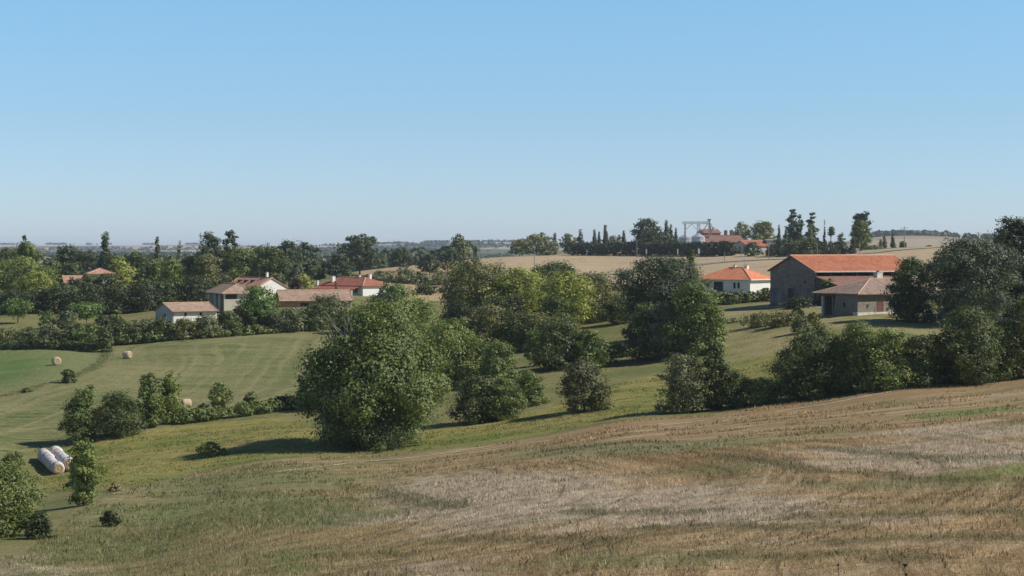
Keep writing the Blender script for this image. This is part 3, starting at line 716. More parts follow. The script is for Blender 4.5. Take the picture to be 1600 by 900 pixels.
# low stone farm building with hipped tile roof
r,z=place(1340,306,36,'low stone farm building with hipped weathered tile roof and a red door','stone_building','farm building')
h=zat(460.5,306)-z; L,Wd=17.0,8.4
t=.5
g=G()   # left wall stops short: open bay at its far end
g.prism([(0,-1.2),(5.6,-1.2),(4.9,h),(0,h)],0,0,t); g.box(t,L,.0,t,-1.2,h).box(L-t,L,t,Wd,-1.2,h).box(t,L-t,Wd-t,Wd,-1.2,h).box(t,L-t,5.9,6.2,-1.2,h)
g.out('wall',STONE,r)
G().box(.0,.35,Wd-.7,Wd-.35,-1.2,h).out('corner_post',PLINTH,r)
G().box(.0,.3,5.0,Wd-.35,h-.35,h-.02).out('beam',WOOD,r)
g=G().box(-.12,-.01,.0,.9,-1.2,.55).box(-.12,8.6,-.14,-.01,-1.2,.5).box(10.0,L,-.14,-.01,-1.2,.35); g.out('plinth',PLINTH,r)
hip_roof(r,Wd,L,h,2.3,.9,T_OLD,CAPT,hip=1.6,hip2=1.0,name='roof',swap=True)
window(r,L,Wd,'y0',4.5,.15,1.3,2.0,'door',WOOD,DOORR,'door_leaf')
window(r,L,Wd,'y0',7.4,1.5,.5,.5,pane=DARK,frame=STONE); window(r,L,Wd,'y0',2.1,1.3,.35,.45,pane=DARK,frame=STONE); window(r,L,Wd,'x0',2.7,1.3,.4,.7,pane=DARK,frame=STONE)
window(r,L,Wd,'y0',6.7,.75,.4,.4,pane=DARK,frame=STONE)
chimney(r,9.6,4.6,h+1.2,h+3.4,1.3,PLINTH,.9)
x,y,zz=at(1394,308); o=empty('post',(x,y,zz),0,'thin white post standing in front of the red door end of the stone building','post')
G().tube([(0,0,-.5),(0,0,3.4)],[.06,.05],6).out('shaft',CONC,o); G().tube([(0,0,3.4),(0,0,3.5)],[.08,.03],6).out('cap',CONC,o)

# white bungalow with new orange hipped roof
r,z=place(1172,398,51.5,'white bungalow with bright orange hipped roof between the big tree and the barn','house','house')
h=zat(438,398)-z; L,Wd=9.0,12.6
walls(r,L,Wd,h,WHITE)
hip_roof(r,L,Wd,h,2.45,.55,T_ORANGE,CAPO,fascia=WHITE)
window(r,L,Wd,'x0',2.5,h-1.75,.55,1.25); window(r,L,Wd,'x0',3.5,h-1.75,.55,1.25); window(r,L,Wd,'x0',6.6,h-2.5,2.3,2.15,'patio_door'); window(r,L,Wd,'x0',10.0,h-1.5,.8,.7)
chimney(r,5.2,4.1,h+1.6,h+2.9,.8,WHITE); chimney(r,4.6,6.6,h+2.2,h+2.95,.5,WHITE)
x,y,zz=r.location; c=G().tube([(5.3,4.6,h+2),(5.3,4.6,h+4.4)],[.03,.03],4).box(4.8,5.8,4.58,4.62,h+4.2,h+4.24).box(5.0,5.6,4.58,4.62,h+4.38,h+4.42).out('aerial',POLEM,r)

# small shed on the left
r,z=place(270,399,35,'small whitewashed outbuilding with pale tiled roof and two little windows behind the hedge','outbuilding','outbuilding')
h=zat(487,399)-z; L,Wd=10.1,8.6
g=G(); t=.3; sec=[(0,-1),(Wd,-1),(Wd,h),(Wd/2,h+1.55),(0,h)]; g.prism(sec,0,0,t); g.out('gable_wall',GREYW,r)  # gable turned from the sun: its shade is painted as grey colour
g=G().prism(sec,0,L-t,L).box(t,L-t,0,t,-1,h).box(t,L-t,Wd-t,Wd,-1,h); g.out('wall',WHITE,r)
gable_roof(r,L,Wd,h,1.55,.45,T_TAN,CAPT,xo=.3,fascia=WOOD)
window(r,L,Wd,'y0',2.6,h-1.0,.55,.8,pane=DARK); window(r,L,Wd,'y0',6.1,h-1.0,.55,.8,pane=DARK)
window(r,L,Wd,'x0',3.4,h-2.4,1.0,1.7,'door',WOOD,WOOD,'door_leaf')

# open sided pavilion house
r,z=place(350,420,22,'cream walled farmhouse end with hipped tan roof and a dark open bay on its left','farmhouse','house')
h=zat(459.5,420)-z; L,Wd=6.6,15.0; t=.3
G().box(0,L,0,t,-1,h-1.15).box(L-t,L,t,Wd,-1,h).box(0,L,Wd-t,Wd,-1,h).box(2.9,L,0,t,h-1.148,h).box(.02,L-t,5,5.3,-1,h).out('wall',CREAM,r)
G().box(0,.3,0,.3,h-1.148,h).out('pillar',WHITE,r)
for i in (1,2): G().box(0,.3,i*4.6,i*4.6+.3,-1,h).out('pillar',WHITE,r); G().box(.3,2.9,.1,.16,h-1.15,h).out('shutter',WOOD,r)
hip_roof(r,L,Wd,h,2.05,.6,T_TAN,CAPT,hip=.55,fascia=None)
# gabled house behind it
r,z=place(401,470,42,'gabled house with orange tiled roof, white gable end and a roof aerial, behind the farmhouse','gabled_house','house')
h=zat(449,470)-z; L,Wd=13.7,8.8   # ridge along local y
g=G(); t=.3; sec=[(0,-1),(Wd,-1),(Wd,h),(Wd/2,h+2.2),(0,h)]; g.prism(sec,0,0,t).prism(sec,0,L-t,L).box(t,L-t,0,t,-1,h).box(t,L-t,Wd-t,Wd,-1,h); g.swap().out('wall',WHITE,r)
gable_roof(r,L,Wd,h,2.2,.45,T_PALE,CAPO,xo=.3,swap=True)
for i,(b,c) in enumerate(((7.5,.55),(10.2,.55),(4.6,.5))):
    g=G().box(1.9,2.7,b,b+.9,h+1.0,h+1.75); g.out('skylight',GLASS,r)
chimney(r,4.6,2.2,h+1.5,h+3.5,.55)
G().tube([(4.4,5.2,h+1.5),(4.4,5.2,h+5.6)],[.04,.03],4).box(3.6,5.2,5.18,5.22,h+5.2,h+5.25).box(3.9,4.9,5.18,5.22,h+5.5,h+5.55).box(4.38,4.42,4.6,5.8,h+5.0,h+5.05).out('aerial',POLEM,r)
# long low building
r,z=place(440,430,14,'long low farm building with one wide tan tiled roof and ochre walls behind the bushes','long_building','farm building')
h=zat(470,430)-z; L,Wd=15.8,9.6
g=G(); sec=[(0,-1),(Wd,-1),(Wd,h),(Wd/2,h+2.15),(0,h)]
g.prism(sec,0,0,t).prism(sec,0,L-t,L).box(t,4.2,0,t,-1,h).box(4.2,6.2,0,t,-1,h-2.0).box(4.2,6.2,0,t,h-.55,h).box(6.2,L-t,0,t,-1,h).box(t,L-t,Wd-t,Wd,-1,h); g.out('wall',OCHRE,r)
G().box(4.2,6.2,.1,.2,h-2.0,h-.55).out('window_opening',DARK,r)
gable_roof(r,L,Wd,h,2.15,.5,T_TAN,CAPT,xo=.5,fascia=WOOD)
G().box(13.0,L+.04,-.06,-.003,-1,h-.7).out('yellow_wall_panel',CREAM,r); G().box(L-.25,L+.1,-.2,-.062,-1,h).out('corner_post',CREAM,r)
# red roofed house
r,z=place(567,480,45,'house with wide red hipped roof, white chimneys and a bright white end wall','red_roofed_house','house')
h=zat(447.5,480)-z; L,Wd=8.3,17.6
walls(r,L,Wd,h,WHITE)
hip_roof(r,L,Wd,h,2.0,.6,T_RED,CAPT,hip=.95)
g=G().prism([(-3.2,h-.85),(-.0,h-.02),(-.0,h+.12),(-3.2,h-.71)],1,0.6,Wd-1); g.out('porch_roof',T_RED,r)
for i in range(6): G().box(-3.0,-2.8,.8+i*3.0,1.0+i*3.0,-1,h-.86).out('porch_post',WHITE,r)
for i in range(3): window(r,L,Wd,'x0',2+i*4.5,.9,1.1,1.2,frame=WOOD)
window(r,L,Wd,'y0',5.5,1.0,.7,.8,frame=WOOD)
chimney(r,1.6,13.6,h-.4,h+2.3,.95,WHITE,.7); chimney(r,5.4,3.6,h+1.2,h+2.9,.7,WHITE); chimney(r,4.2,6.2,h+1.8,h+2.6,.5,WHITE); chimney(r,-.6,17.2,h-1.2,h+1.2,.5,WHITE)
# house among the left trees
r,z=place(139,490,18,'half hidden house with two stepped pinkish tile roofs among the trees far left','hidden_house','house')
h=zat(428.5,490)-z; L,Wd=6.2,6.4
walls(r,L,Wd,h,CREAM); hip_roof(r,L,Wd,h,1.35,.5,T_PALE,CAPT)
g=G().box(-6.0,-.4,-.5,4.6,-1,h-2.0); g.out('annex_wall',CREAM,r)
g=G().prism([(-1.0,h-2.2),(4.8,h-.45),(4.8,h-.3),(-1.0,h-2.05)],0,-6.4,-.45); g.out('annex_roof',T_PALE,r)
window(r,L,Wd,'y0',2.2,h-1.7,.9,1.0)

# farm on the hill: sheds, silos, conveyor
r,z=place(1150,765,24,'wide brown roofed farm shed with twin brick chimneys on the hill','hill_farm_shed','farm building')
x0=at(1098,790)[0]
r.location=(at(1104,790)[0],790,at(1104,790)[2]); z=r.location.z; r.rotation_euler=(0,0,math.radians(10))
h=zat(379,790)-z; L,Wd=16.5,14.0; t=.3
walls(r,L,Wd,h,GREYW,gable=2.9); gable_roof(r,L,Wd,h,2.9,.4,T_RUST,T_RUST,xo=.4)
for cx in (10.6,13.0): chimney(r,cx,8.2,h+1.6,h+5.0,1.15,T_RUST,name='chimney')
r,z=place(1168,768,32,'lower farm shed on the hill with reddish roof and grey gable wall','hill_farm_barn','barn')
h=zat(384.5,768)-z; L,Wd=13.5,9.4
walls(r,L,Wd,h,GREYW,gable=2.2); gable_roof(r,L,Wd,h,2.2,.4,T_RED,CAPT,xo=.4,name='roof')
window(r,L,Wd,'x0',3.6,0,2.0,2.6,'door',GREYW,WOOD,'door_leaf')
r,z=place(1100,835,20,'small tall farmhouse with brick wall behind the silos on the hill','hill_farmhouse','house')
h=zat(364,835)-z; L,Wd=8.0,7.0
walls(r,L,Wd,h,T_RUST,gable=1.5); gable_roof(r,L,Wd,h,1.5,.3,T_RUST,CAPT,xo=.3); chimney(r,6.2,3.5,h+.8,h+2.4,.8,WOOD)
window(r,L,Wd,'y0',2,h-1.5,.8,1.1); window(r,L,Wd,'y0',5,h-1.5,.8,1.1)
r,z=place(1198,775,5,'low flat roofed white annex at the right end of the hill farm','white_annex','farm building')
h=zat(375.5,775)-z
G().box(0,3.2,0,4,-1,h).out('wall',GREYW,r); G().box(-.2,3.4,-.2,4.2,h+.003,h+.5).out('roof',WHITE,r)
def silo(px, D, wpx, ev, ap, label):
    r,z=place(px,D,0,label,'grain_silo','silo',group='grain silos on the hill farm'); R=wpx/2/FPX*D; h=zat(ev,D)-z; hp=zat(ap,D)-z
    V=[];F=[];n=28; rings=14
    for i in range(rings+1):
        rr_=R*(1.012 if i%2 else .99)
        for j in range(n): a=2*math.pi*j/n; V.append((math.cos(a)*rr_,math.sin(a)*rr_,-1+(h+1)*i/rings))
    for i in range(rings):
        for j in range(n): F.append((i*n+j,i*n+(j+1)%n,(i+1)*n+(j+1)%n,(i+1)*n+j))
    mesh_bm('drum',V,F,METAL,r)
    V=[(math.cos(2*math.pi*j/n)*R*1.06,math.sin(2*math.pi*j/n)*R*1.06,h-.05) for j in range(n)]+[(math.cos(2*math.pi*j/n)*R*.12,math.sin(2*math.pi*j/n)*R*.12,hp) for j in range(n)]
    mesh_bm('cone_roof',V,[(j,(j+1)%n,n+(j+1)%n,n+j) for j in range(n)]+[tuple(range(n,2*n)),tuple(reversed(range(n)))],METAL,r)
    g=G()
    for j in range(0,n,4):
        a=2*math.pi*j/n; g.box(math.cos(a)*R*1.03-.05,math.cos(a)*R*1.03+.05,math.sin(a)*R*1.03-.05,math.sin(a)*R*1.03+.05,-1,h-.06)
    g.out('stiffeners',METAL,r)
silo(1091,790,21,370,364.5,'larger corrugated steel grain silo with cone roof directly under the gantry mast')
silo(1070,800,19,371,366.5,'left hand steel grain silo half hidden behind the dark hill hedge')
# gantry
D=795; r,z=place(1091,D,0,'steel conveyor gantry on lattice legs rising over the grain silos','conveyor_gantry','conveyor')
k=D/FPX; X=lambda px:(px-1091)*k; Zz=lambda py:zat(py,D)-z
g=G()
for dy in (-.5,.5):
    for zz in (Zz(346.3),Zz(349.6)): g.tube([(X(1066),dy,zz),(X(1106),dy,zz)],[.09,.09],4)
    for i in range(20): a=X(1066)+(X(1106)-X(1066))*i/20; b=X(1066)+(X(1106)-X(1066))*(i+1)/20; g.tube([(a,dy,Zz(349.6 if i%2 else 346.3)),(b,dy,Zz(346.3 if i%2 else 349.6))],[.07,.07],4)
g.out('conveyor_beam',RUSTM,r)
for px,wd in ((1070.5,.5),(1091.5,1.1)):
    g=G()
    for sx in (-.5,.5):
        for sy in (-.5,.5): g.tube([(X(px)+sx*wd,sy,-1),(X(px)+sx*wd,sy,Zz(349.8))],[.08,.08],4)
    n=9
    for i in range(n):
        z0=(Zz(349.8))*i/n; z1=Zz(349.8)*(i+1)/n
        for sy in (-.5,.5): g.tube([(X(px)-.5*wd,sy,z0),(X(px)+.5*wd,sy,z1)],[.07,.07],4); g.tube([(X(px)+.5*wd,sy,z0),(X(px)-.5*wd,sy,z1)],[.045,.045],4)
    g.out('leg',RUSTM,r)
G().tube([(X(1072),0,Zz(358)),(X(1081),0,Zz(350))],[.12,.12],4).tube([(X(1088),0,Zz(358)),(X(1081),0,Zz(350))],[.12,.12],4).tube([(X(1096),0,Zz(365)),(X(1106),0,Zz(349))],[.18,.18],5).out('brace',RUSTM,r)
g=G().box(X(1107),X(1109.3),-.5,.5,-1,Zz(344.5)).box(X(1105.5),X(1110.5),-.8,.8,Zz(345),Zz(342)); g.out('elevator_tower',RUSTM,r)
G().tube([(X(1109),0,Zz(347)),(X(1117),0,Zz(362))],[.28,.28],6).tube([(X(1110),.5,Zz(352)),(X(1112),.5,Zz(368))],[.25,.25],6).out('chute',RUSTM,r)

# white hut and cars on the road above the barn
r,z=place(1247,600,8,'little white walled hut showing just above the left end of the barn ridge','hut','hut')
G().box(0,3.4,0,2.6,-.8,1.9).out('wall',WHITE,r); G().box(-.15,3.55,-.15,2.75,1.903,2.1).out('roof',T_OLD,r)
G().box(1.2,2.0,-.04,-.003,0,1.7).out('door',WOOD,r)
def car(px, D, rz, col, label):
    r,z=place(px,D,rz,label,'parked_car','car')
    P=plain('car_paint',col,.35,.03)
    sec=[(-2.05,.3),(2.05,.3),(2.1,.62),(1.95,.85),(1.0,.93),(.45,1.42),(-1.1,1.45),(-1.8,.98),(-2.1,.9)]
    g=G(); V=[]
    n=len(sec)
    ys=[(-.85,1),( -.62,1.0),(.62,1.0),(.85,1)]
    for yv,_ in ys:
        for (x,zv) in sec:
            yy=yv*(.82 if zv>1.2 else 1); V.append((x,yy,zv))
    F=[tuple(range(n)),tuple(reversed(range(3*n,4*n)))]
    for q in range(3):
        for i in range(n): j=(i+1)%n; F.append((q*n+i,q*n+j,(q+1)*n+j,(q+1)*n+i))
    mesh_bm('body',V,F,P,r)
    G().box(-1.0,.35,-.83,.83,1.0,1.3).out('window',GLASS,r)
    for x in (-1.3,1.3):
        for yv in (-.8,.8): G().tube([(x,yv-.1,.32),(x,yv+.1,.32)],[.32,.32],12).out('wheel',DARK,r)
    for yv in (-.6,.6): G().box(2.08,2.13,yv-.15,yv+.15,.62,.75).out('headlight',FRAME,r)
car(1321,640,5,(.30,.31,.32),'grey parked car half hidden behind the barn ridge near the big hill pine')

# poles and lamps
def pole(px, base, top, label, arm=1.4, th=.14, mat=POLEM, group='utility poles', wires=True):
    x,y,z=hit(px,base) if base>0 else at(px,-base); H=zat(top,y)-z
    r=empty('utility_pole',(x,y,z),0,label,'pole',group)
    G().tube([(0,0,-.5),(0,0,H)],[th*1.2,th*.75],7).out('shaft',mat,r)
    if arm:
        g=G().box(-arm,arm,-.07,.07,H-.7,H-.56)
        for a in (-arm+.1,0,arm-.1): g.tube([(a,0,H-.56),(a,0,H-.3)],[.05,.04],5)
        g.out('crossarm',mat,r)
pole(1413,-820,354,'tall utility pole with crossarm on the skyline right of the big hill pine',1.6,.2)
pole(1490,-860,362,'utility pole with crossarm on the skyline left of the dark oak',1.5,.2)
pole(1529,-900,362,'utility pole top showing just over the crown of the dark farm oak',1.4,.2)
pole(995,403,375,'grey pole standing in front of the long dark hedge on the hill',.8,.16)
pole(835,-640,383,'thin pole left of the hill, in front of the pale trees',0,.12)
pole(1158,-740,356,'slim pole in front of the reddish hill farm roof',.6,.13)
pole(1277,-660,384,'short grey pole behind the barn ridge, left of the parked car',0,.12)
pole(1343,-700,376,'short pole beside the foot of the big hill pine',0,.12)
pole(1201,-700,376,'slim pole at the right corner of the hill farm',0,.1)
pole(1132,-700,393,'tiny marker post at the edge of the hill stubble',0,.12)
def lamp(px, D, top, label):
    x,y,z=at(px,D); H=zat(top,y)-z; r=empty('street_lamp',(x,y,z),0,label,'street lamp','street lamps at the tan field')
    G().tube([(0,0,-.4),(0,0,H-.1),(-.1,0,H),(-.9,0,H+.1)],[.1,.07,.06,.05],6).out('post',POLEM,r)
    G().box(-1.5,-.85,-.12,.12,H+.04,H+.2).out('lamp_head',CONC,r)
lamp(654,560,436,'street lamp at the left edge of the tan field, above the round green pine')
lamp(700,560,437,'street lamp near the right edge of the tan field')

def sign(px, base, D, top, w, label):
    x,y,z=hit(px,base) if base else at(px,-D if D<0 else D); H=zat(top,y)-z; r=empty('marker_sign',(x,y,z),0,label,'sign')
    G().tube([(0,0,-.3),(0,0,H)],[.05,.05],6).out('post',POLEM,r); G().box(-w/2,w/2,-.09,-.055,H*.45,H).out('panel',WHITE,r)
sign(948,442,0,434.5,.75,'small white upright marker standing in the brown hill field left of the tall oak')
sign(1059,0,765,389,.45,'little white marker in front of the dark hill hedge, left of the silos')
sign(1092,0,752,388.5,.8,'little wide white marker in front of the hedge straight below the larger silo')
sign(1010,0,790,389.3,.5,'little white marker in front of the dark hill hedge, right of the grey pole')

# ------------------------------------------------------------------ bales
STRAW = plain('straw',(.42,.31,.18),.9,.3,6,.02); STRAWP = plain('straw_pale',(.50,.40,.27),.9,.25,6,.02)
NET = NT('white_net_wrap'); tc=NET.n('ShaderNodeTexCoord').outputs['Object']
_b=NET.noise(NET.mapping(tc,(.4,.4,.4)),5,4); _s=NET.noise(NET.mapping(tc,(9,.6,.6)),1.5,2)
NET.l(NET.mix(NET.ramp(_s,.45,.62),(.62,.59,.57),(.34,.30,.29)),NET.p.inputs['Base Color']); NET.p.inputs['Roughness'].default_value=.7; NET.bump(_b,.5,.03); NET=NET.m
def bale(x, y, z, rz, R, Lb, side, label, group, rng):
    r=empty('round_bale',(x,y,z),rz,label,'bale',group)
    n=28; prof_=[(-Lb/2,.78),(-Lb/2+.08,.92),(-Lb/2+.24,1.0),(-.12,1.01),(0,.99),(.12,1.01),(Lb/2-.24,1.0),(Lb/2-.08,.92),(Lb/2,.78)]
    V=[];ph=rng.uniform(0,6)
    for a,k in prof_:
        for j in range(n):
            t=2*math.pi*j/n; q=R*k*(1+.015*math.sin(3*t+ph)+.01*rng.normal()); zz=R*.97+math.sin(t)*q
            V.append((a+.01*rng.normal(),math.cos(t)*q,max(zz,0.0)))
    F=[(i*n+j,i*n+(j+1)%n,(i+1)*n+(j+1)%n,(i+1)*n+j) for i in range(len(prof_)-1) for j in range(n)]
    mesh_bm('wrap',V,F,side,r,True)
    for s_,b in ((-1,0),(1,(len(prof_)-1)*n)):
        V2=[V[b+j] for j in range(n)]; F2=[]
        for q,dd in ((.7,.035),(.4,.0),(.12,.04)):
            V2+=[(s_*(Lb/2+dd),v[1]*q,R*.97+(v[2]-R*.97)*q) for v in V[b:b+n]]
        for i in range(3): F2+=[(i*n+j,i*n+(j+1)%n,(i+1)*n+(j+1)%n,(i+1)*n+j) for j in range(n)]
        F2.append(tuple(range(3*n,4*n))); mesh_bm('end_face',V2,F2,STRAW,r)
rng=np.random.default_rng(5)
x,y,z=hit(87,571); bale(x,y+.5,z-.03,math.radians(-62),.72,1.25,STRAWP,'lone straw bale on the bright green field at far left, its round end facing us','bales lying loose in the meadow',rng)
x,y,z=hit(198,560.5); bale(x,y+.5,z-.03,math.radians(-28),.68,1.35,STRAWP,'lone straw bale near the hedge gap at the top of the left meadow','bales lying loose in the meadow',rng)
x,y,z=hit(290,638); bale(x,y+.5,z-.03,math.radians(25),.68,1.3,STRAWP,'lone straw bale half hidden behind the clump of young trees in the meadow','bales lying loose in the meadow',rng)
a=np.array(hit(90,741)[:2]); b=np.array(hit(64,714)[:2]); ordn=['first','second','third','fourth','fifth','sixth','seventh']
def row(a, b, n, side, nm):
    d=(b-a)/np.linalg.norm(b-a); Lb=min(2.2,np.linalg.norm(b-a)/n); rz=math.atan2(d[1],d[0])
    for i in range(n):
        p=a+d*(.6+i*Lb)+rng.normal(0,.06,2); bale(p[0],p[1],tz(*p)-.03,rz+rng.normal(0,.03),.78+rng.normal(0,.03),Lb*.97,side,'%s from the front in the %s row of stacked white wrapped bales'%(ordn[i],nm),'white wrapped bales lined up in two rows',rng)
row(a,b,7,NET,'left')
dd=(b-a)/np.linalg.norm(b-a); nrm=np.array([dd[1],-dd[0]])
row(a+nrm*1.5+dd*1.75,b+nrm*1.5+dd*1.0,6,NET,'right')
p=a+nrm*1.5+dd*.55-dd*.1; bale(p[0],p[1],tz(*p)-.03,math.atan2(dd[1],dd[0]),.66,1.1,STRAWP,'unwrapped tan straw bale at the front end of the right bale row','white wrapped bales lined up in two rows',rng)

# seed heads close to the viewer
def seedhead(px, py, D, s_, label, kind, lean):
    x=(px-800)/FPX*D; z0=tz(x,D); zt=zat(py,D); r=empty('dried_flower',(x,D,z0),0,label,'plant','dried flower stalks in the foreground')
    h=zt-z0; g=G().tube([(lean,0,-.05),(lean*.4,0,h*.5),(0,0,h-s_*.6)],[.0022,.0018,.0012],5)
    g.tube([(lean*.4,0,h*.5),(lean*.4-.06,.01,h*.62)],[.001,.0006],4); g.out('stem',WOOD,r)
    g=G(); n=10; V=[];F=[]
    pr=[(-.6,.12),(-.35,.5),(0,.62),(.35,.55),(.6,.3)] if kind==0 else [(-.6,.1),(-.2,.4),(.2,.8),(.55,1.0),(.6,.7)]
    for a,k in pr:
        for j in range(n): t=2*math.pi*j/n; q=s_*k*(1+.2*((j%2)-.5)); V.append((math.cos(t)*q+(a*s_*.3 if kind else 0),math.sin(t)*q,h+a*s_))
    for i in range(len(pr)-1):
        for j in range(n): F.append((i*n+j,i*n+(j+1)%n,(i+1)*n+(j+1)%n,(i+1)*n+j))
    F+= [tuple(range(n)),tuple(range(len(pr)*n-n,len(pr)*n))]
    mesh_bm('seed_head',V,F,DARK,r)
    g=G()
    for j in range(12):
        t=2*math.pi*j/12; g.tube([(math.cos(t)*s_*.4,math.sin(t)*s_*.4,h),(math.cos(t)*s_*.95,math.sin(t)*s_*.95,h+s_*(.8 if kind else .4))],[.0008,.0003],3)
    g.out('bristles',DARK,r)
seedhead(1310,883,8,.0075,'small oval dark seed head on a thin stalk near the bottom edge',0,.05)
seedhead(1414,884,8,.011,'fan shaped dark seed head, taller of the close pair at lower right',1,.03)
seedhead(1416,898,8.1,.009,'dark seed head cut by the bottom edge just below the fan shaped one',0,-.02)
# ------------------------------------------------------------------ trees, near to far
g1='young trees beside the meadow'
tree('bushy',2,838,724,132,'M','big dark green bush at the bottom left corner of the picture',dens=1.2)
tree('bush',60,842,800,50,'N','low dark bush at the right foot of the big bottom left bush')
tree('bush',22,728,706,36,'M','faint low bush left of the wrapped bales')
tree('egg',131,790,688,58,'L','small yellowish leafed tree right in front of the wrapped bales',k=14)
tree('bush',172,823,797,32,'N','single small dark bush on the lower left slope')
tree('bush',180,768,754,24,'T','dry brown heap of weeds right of the small yellowish tree')
tree('bush',332,713,690,46,'M','lone dark tussocky bush on the yellow green slope')
tree('egg',128,690,604,66,'M','leftmost tree of the clump in the meadow, leaning over its shadow',g1,k=15)
tree('bushy',185,682,612,78,'G','low bushy tree in the middle of the meadow clump',g1)
tree('egg',234,668,584,52,'M','tall twin crowned tree, left half, in the meadow clump',g1,k=12)
tree('egg',264,662,582,48,'L','tall lighter tree at the right end of the meadow clump',g1,k=12)
tree('loose',343,644,597,38,'L','small pale tree standing in the low bramble right of the clump')
tree('bush',317,652,630,24,'N','dark round shrub left of the small pale tree')
tree('bush',392,636,612,24,'M','small upright shrub at the left end of the bramble near the big tree')
hedge('bramble',[(290,662),(340,655),(400,648),(460,638)],1.5,2.0,'M','low bramble hedge running from the clump to the big central tree','bramble')
tree('bush',107,598,577,22,'G','small round bush on the ditch between the two left fields')
tree('bush',42,612,606,16,'G','very small tuft on the ditch at far left')
tree('conifer',474,638,590,26,'N','small dark pointed shrub at the left edge of the big tree')
tree('bushy',505,640,545,74,'N','dark bushy tree forming the left shoulder of the big central tree')
tree('bush',440,640,616,36,'N','low dark bush left of the pointed shrub')
# the big central tree
b=tree('egg',580,697,476,214,'M','largest tree of all, broad and dense with dead branches at its upper left',dens=1.35,leaf=.25,z0f=.0,
  lobes=[(.09,0,.87,.15,.11),(-.06,0,.80,.14,.11),(.20,0,.74,.14,.12),(-.20,0,.66,.13,.11),(.05,-.1,.66,.20,.15),(-.31,0,.52,.13,.12),(.31,0,.56,.14,.12),(0,-.2,.5,.22,.16),(.40,0,.42,.10,.10),(-.38,.05,.38,.11,.11),
         (.22,-.2,.38,.18,.14),(-.16,-.2,.34,.19,.14),(0,0,.18,.24,.16),(.2,0,.18,.15,.14),(-.18,.05,.2,.16,.14),(.03,0,.5,.26,.28),(.1,.2,.5,.25,.25),(-.1,.2,.4,.22,.2)])
rr=np.random.default_rng(3); g=G()
for i in range(26):
    a=rr.uniform(-1,.6); q=(-2.6+rr.normal()*.9,-1.8,12.2+rr.normal()*.6); L_=rr.uniform(1.4,3.2)
    e=(q[0]+math.sin(a)*L_,q[1]-rr.uniform(0,1.2),q[2]+math.cos(a)*L_*.9); mid=[(q[j]+e[j])/2+rr.normal()*.15 for j in range(3)]
    g.tube([q,tuple(mid),e],[.07,.045,.015],4)
g.out('dead_branches',DEADWOOD,b); g=G(); g.tube([(-.4,-.5,7),(-1.6,-1.6,10),(-2.4,-2.0,13.6)],[.22,.14,.05],6); g.out('dead_limb',DEADWOOD,b); g=G(); g.tube([(2.2,-5.2,8.0),(3.2,-6.6,8.6),(3.8,-7.2,9.4)],[.1,.08,.03],5); g.out('dead_limb',DEADWOOD,b)
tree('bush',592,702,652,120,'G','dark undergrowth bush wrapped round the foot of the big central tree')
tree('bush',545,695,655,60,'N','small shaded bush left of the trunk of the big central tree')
gm='trees filling the hollow behind the big central tree'
tree('loose',640,-300,464,120,'L','pale green airy tree directly behind the big central tree',gm)
tree('loose',598,-315,478,90,'M','mid green tree showing over the top left of the big central tree',gm)
tree('egg',700,604,500,100,'L','fresh green tree touching the right side of the big central tree',gm)
tree('egg',742,598,528,60,'M','slimmer green tree right of the fresh green one',gm)
tree('bushy',778,600,532,74,'M','soft green bushy tree in the centre hollow',gm)
tree('bushy',745,660,588,80,'G','dark bush mass in the middle, on the grass right of the big tree')
tree('bushy',785,655,592,70,'M','mid green bush right of the dark one on the grass')
tree('bush',826,634,580,56,'M','light leafed bush ending the row on the grass, left of the reddish tree')
tree('egg',913,642,564,74,'B','small round tree with reddish brown leaves standing alone in front')
tree('bush',940,640,608,40,'O','pale low bush at the right foot of the reddish tree')
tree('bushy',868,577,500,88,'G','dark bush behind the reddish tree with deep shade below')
tree('loose',836,572,516,34,'L','narrow light green shrub left of the dark centre bush')
tree('bushy',918,576,516,62,'M','broad leafed bush right of the dark centre bush')
tree('bush',945,570,540,40,'G','small low bush at the edge of the sloping pasture')
tree('bushy',765,548,476,92,'O','olive round bush below the great pale tree',gm)
tree('bushy',815,546,488,84,'G','dark spreading bush above the light centre lawn',gm)
tree('bushy',862,545,490,84,'O','spreading bush right of the centre lawn',gm)
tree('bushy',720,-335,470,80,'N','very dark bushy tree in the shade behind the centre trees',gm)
tree('oak',752,-372,408,120,'O','great tree with pale top and dark underside in the middle of the picture',gm,k=30,dens=1.1)
tree('bush',720,-380,418,46,'L','pale green treetop at the left side of the great tree',gm)
tree('loose',808,-366,419,104,'Y','yellow green tree right of the great tree',gm,dens=1.1)
tree('oak',865,-425,408,86,'G','dark green tree behind the yellow green ones',gm)
tree('loose',886,-352,424,92,'Y','second yellow green tree, right of the first',gm)
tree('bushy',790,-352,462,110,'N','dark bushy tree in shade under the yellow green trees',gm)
tree('bushy',925,502,426,112,'O','wide soft olive bush at the top of the centre slope',gm)
tree('bushy',868,-343,462,70,'G','dark olive bush between the yellow green tree and wide olive bush',gm)
tree('bushy',968,506,462,52,'G','round bush between the olive bush and the tall oak',gm)
tree('oak',1030,-318,401,128,'F','tall dark oak in the centre right with rounded crown',k=32,dens=1.2,z0f=.15)
tree('poplar',1080,-318,393,34,'M','narrow lighter top rising at the right side of the tall oak',z0f=.2)
tree('bushy',1005,562,474,74,'G','grey green bush at the left foot of the tall oak')
tree('bushy',1042,560,470,76,'E','greyish leafed bush in front of the tall oak')
tree('bushy',1084,556,440,92,'M','green tree at the right foot of the tall oak, lit on its right')
tree('bush',1112,552,478,44,'L','bright green bush ending the oak group, beside the track')
tree('bush',965,558,535,46,'N','low dark bush left of the grey green bush')
gs='shrubs along the top edge of the cut field'
tree('bushy',1067,645,554,78,'E','rounded grey green shrub tree casting a shadow on the pasture',gs)
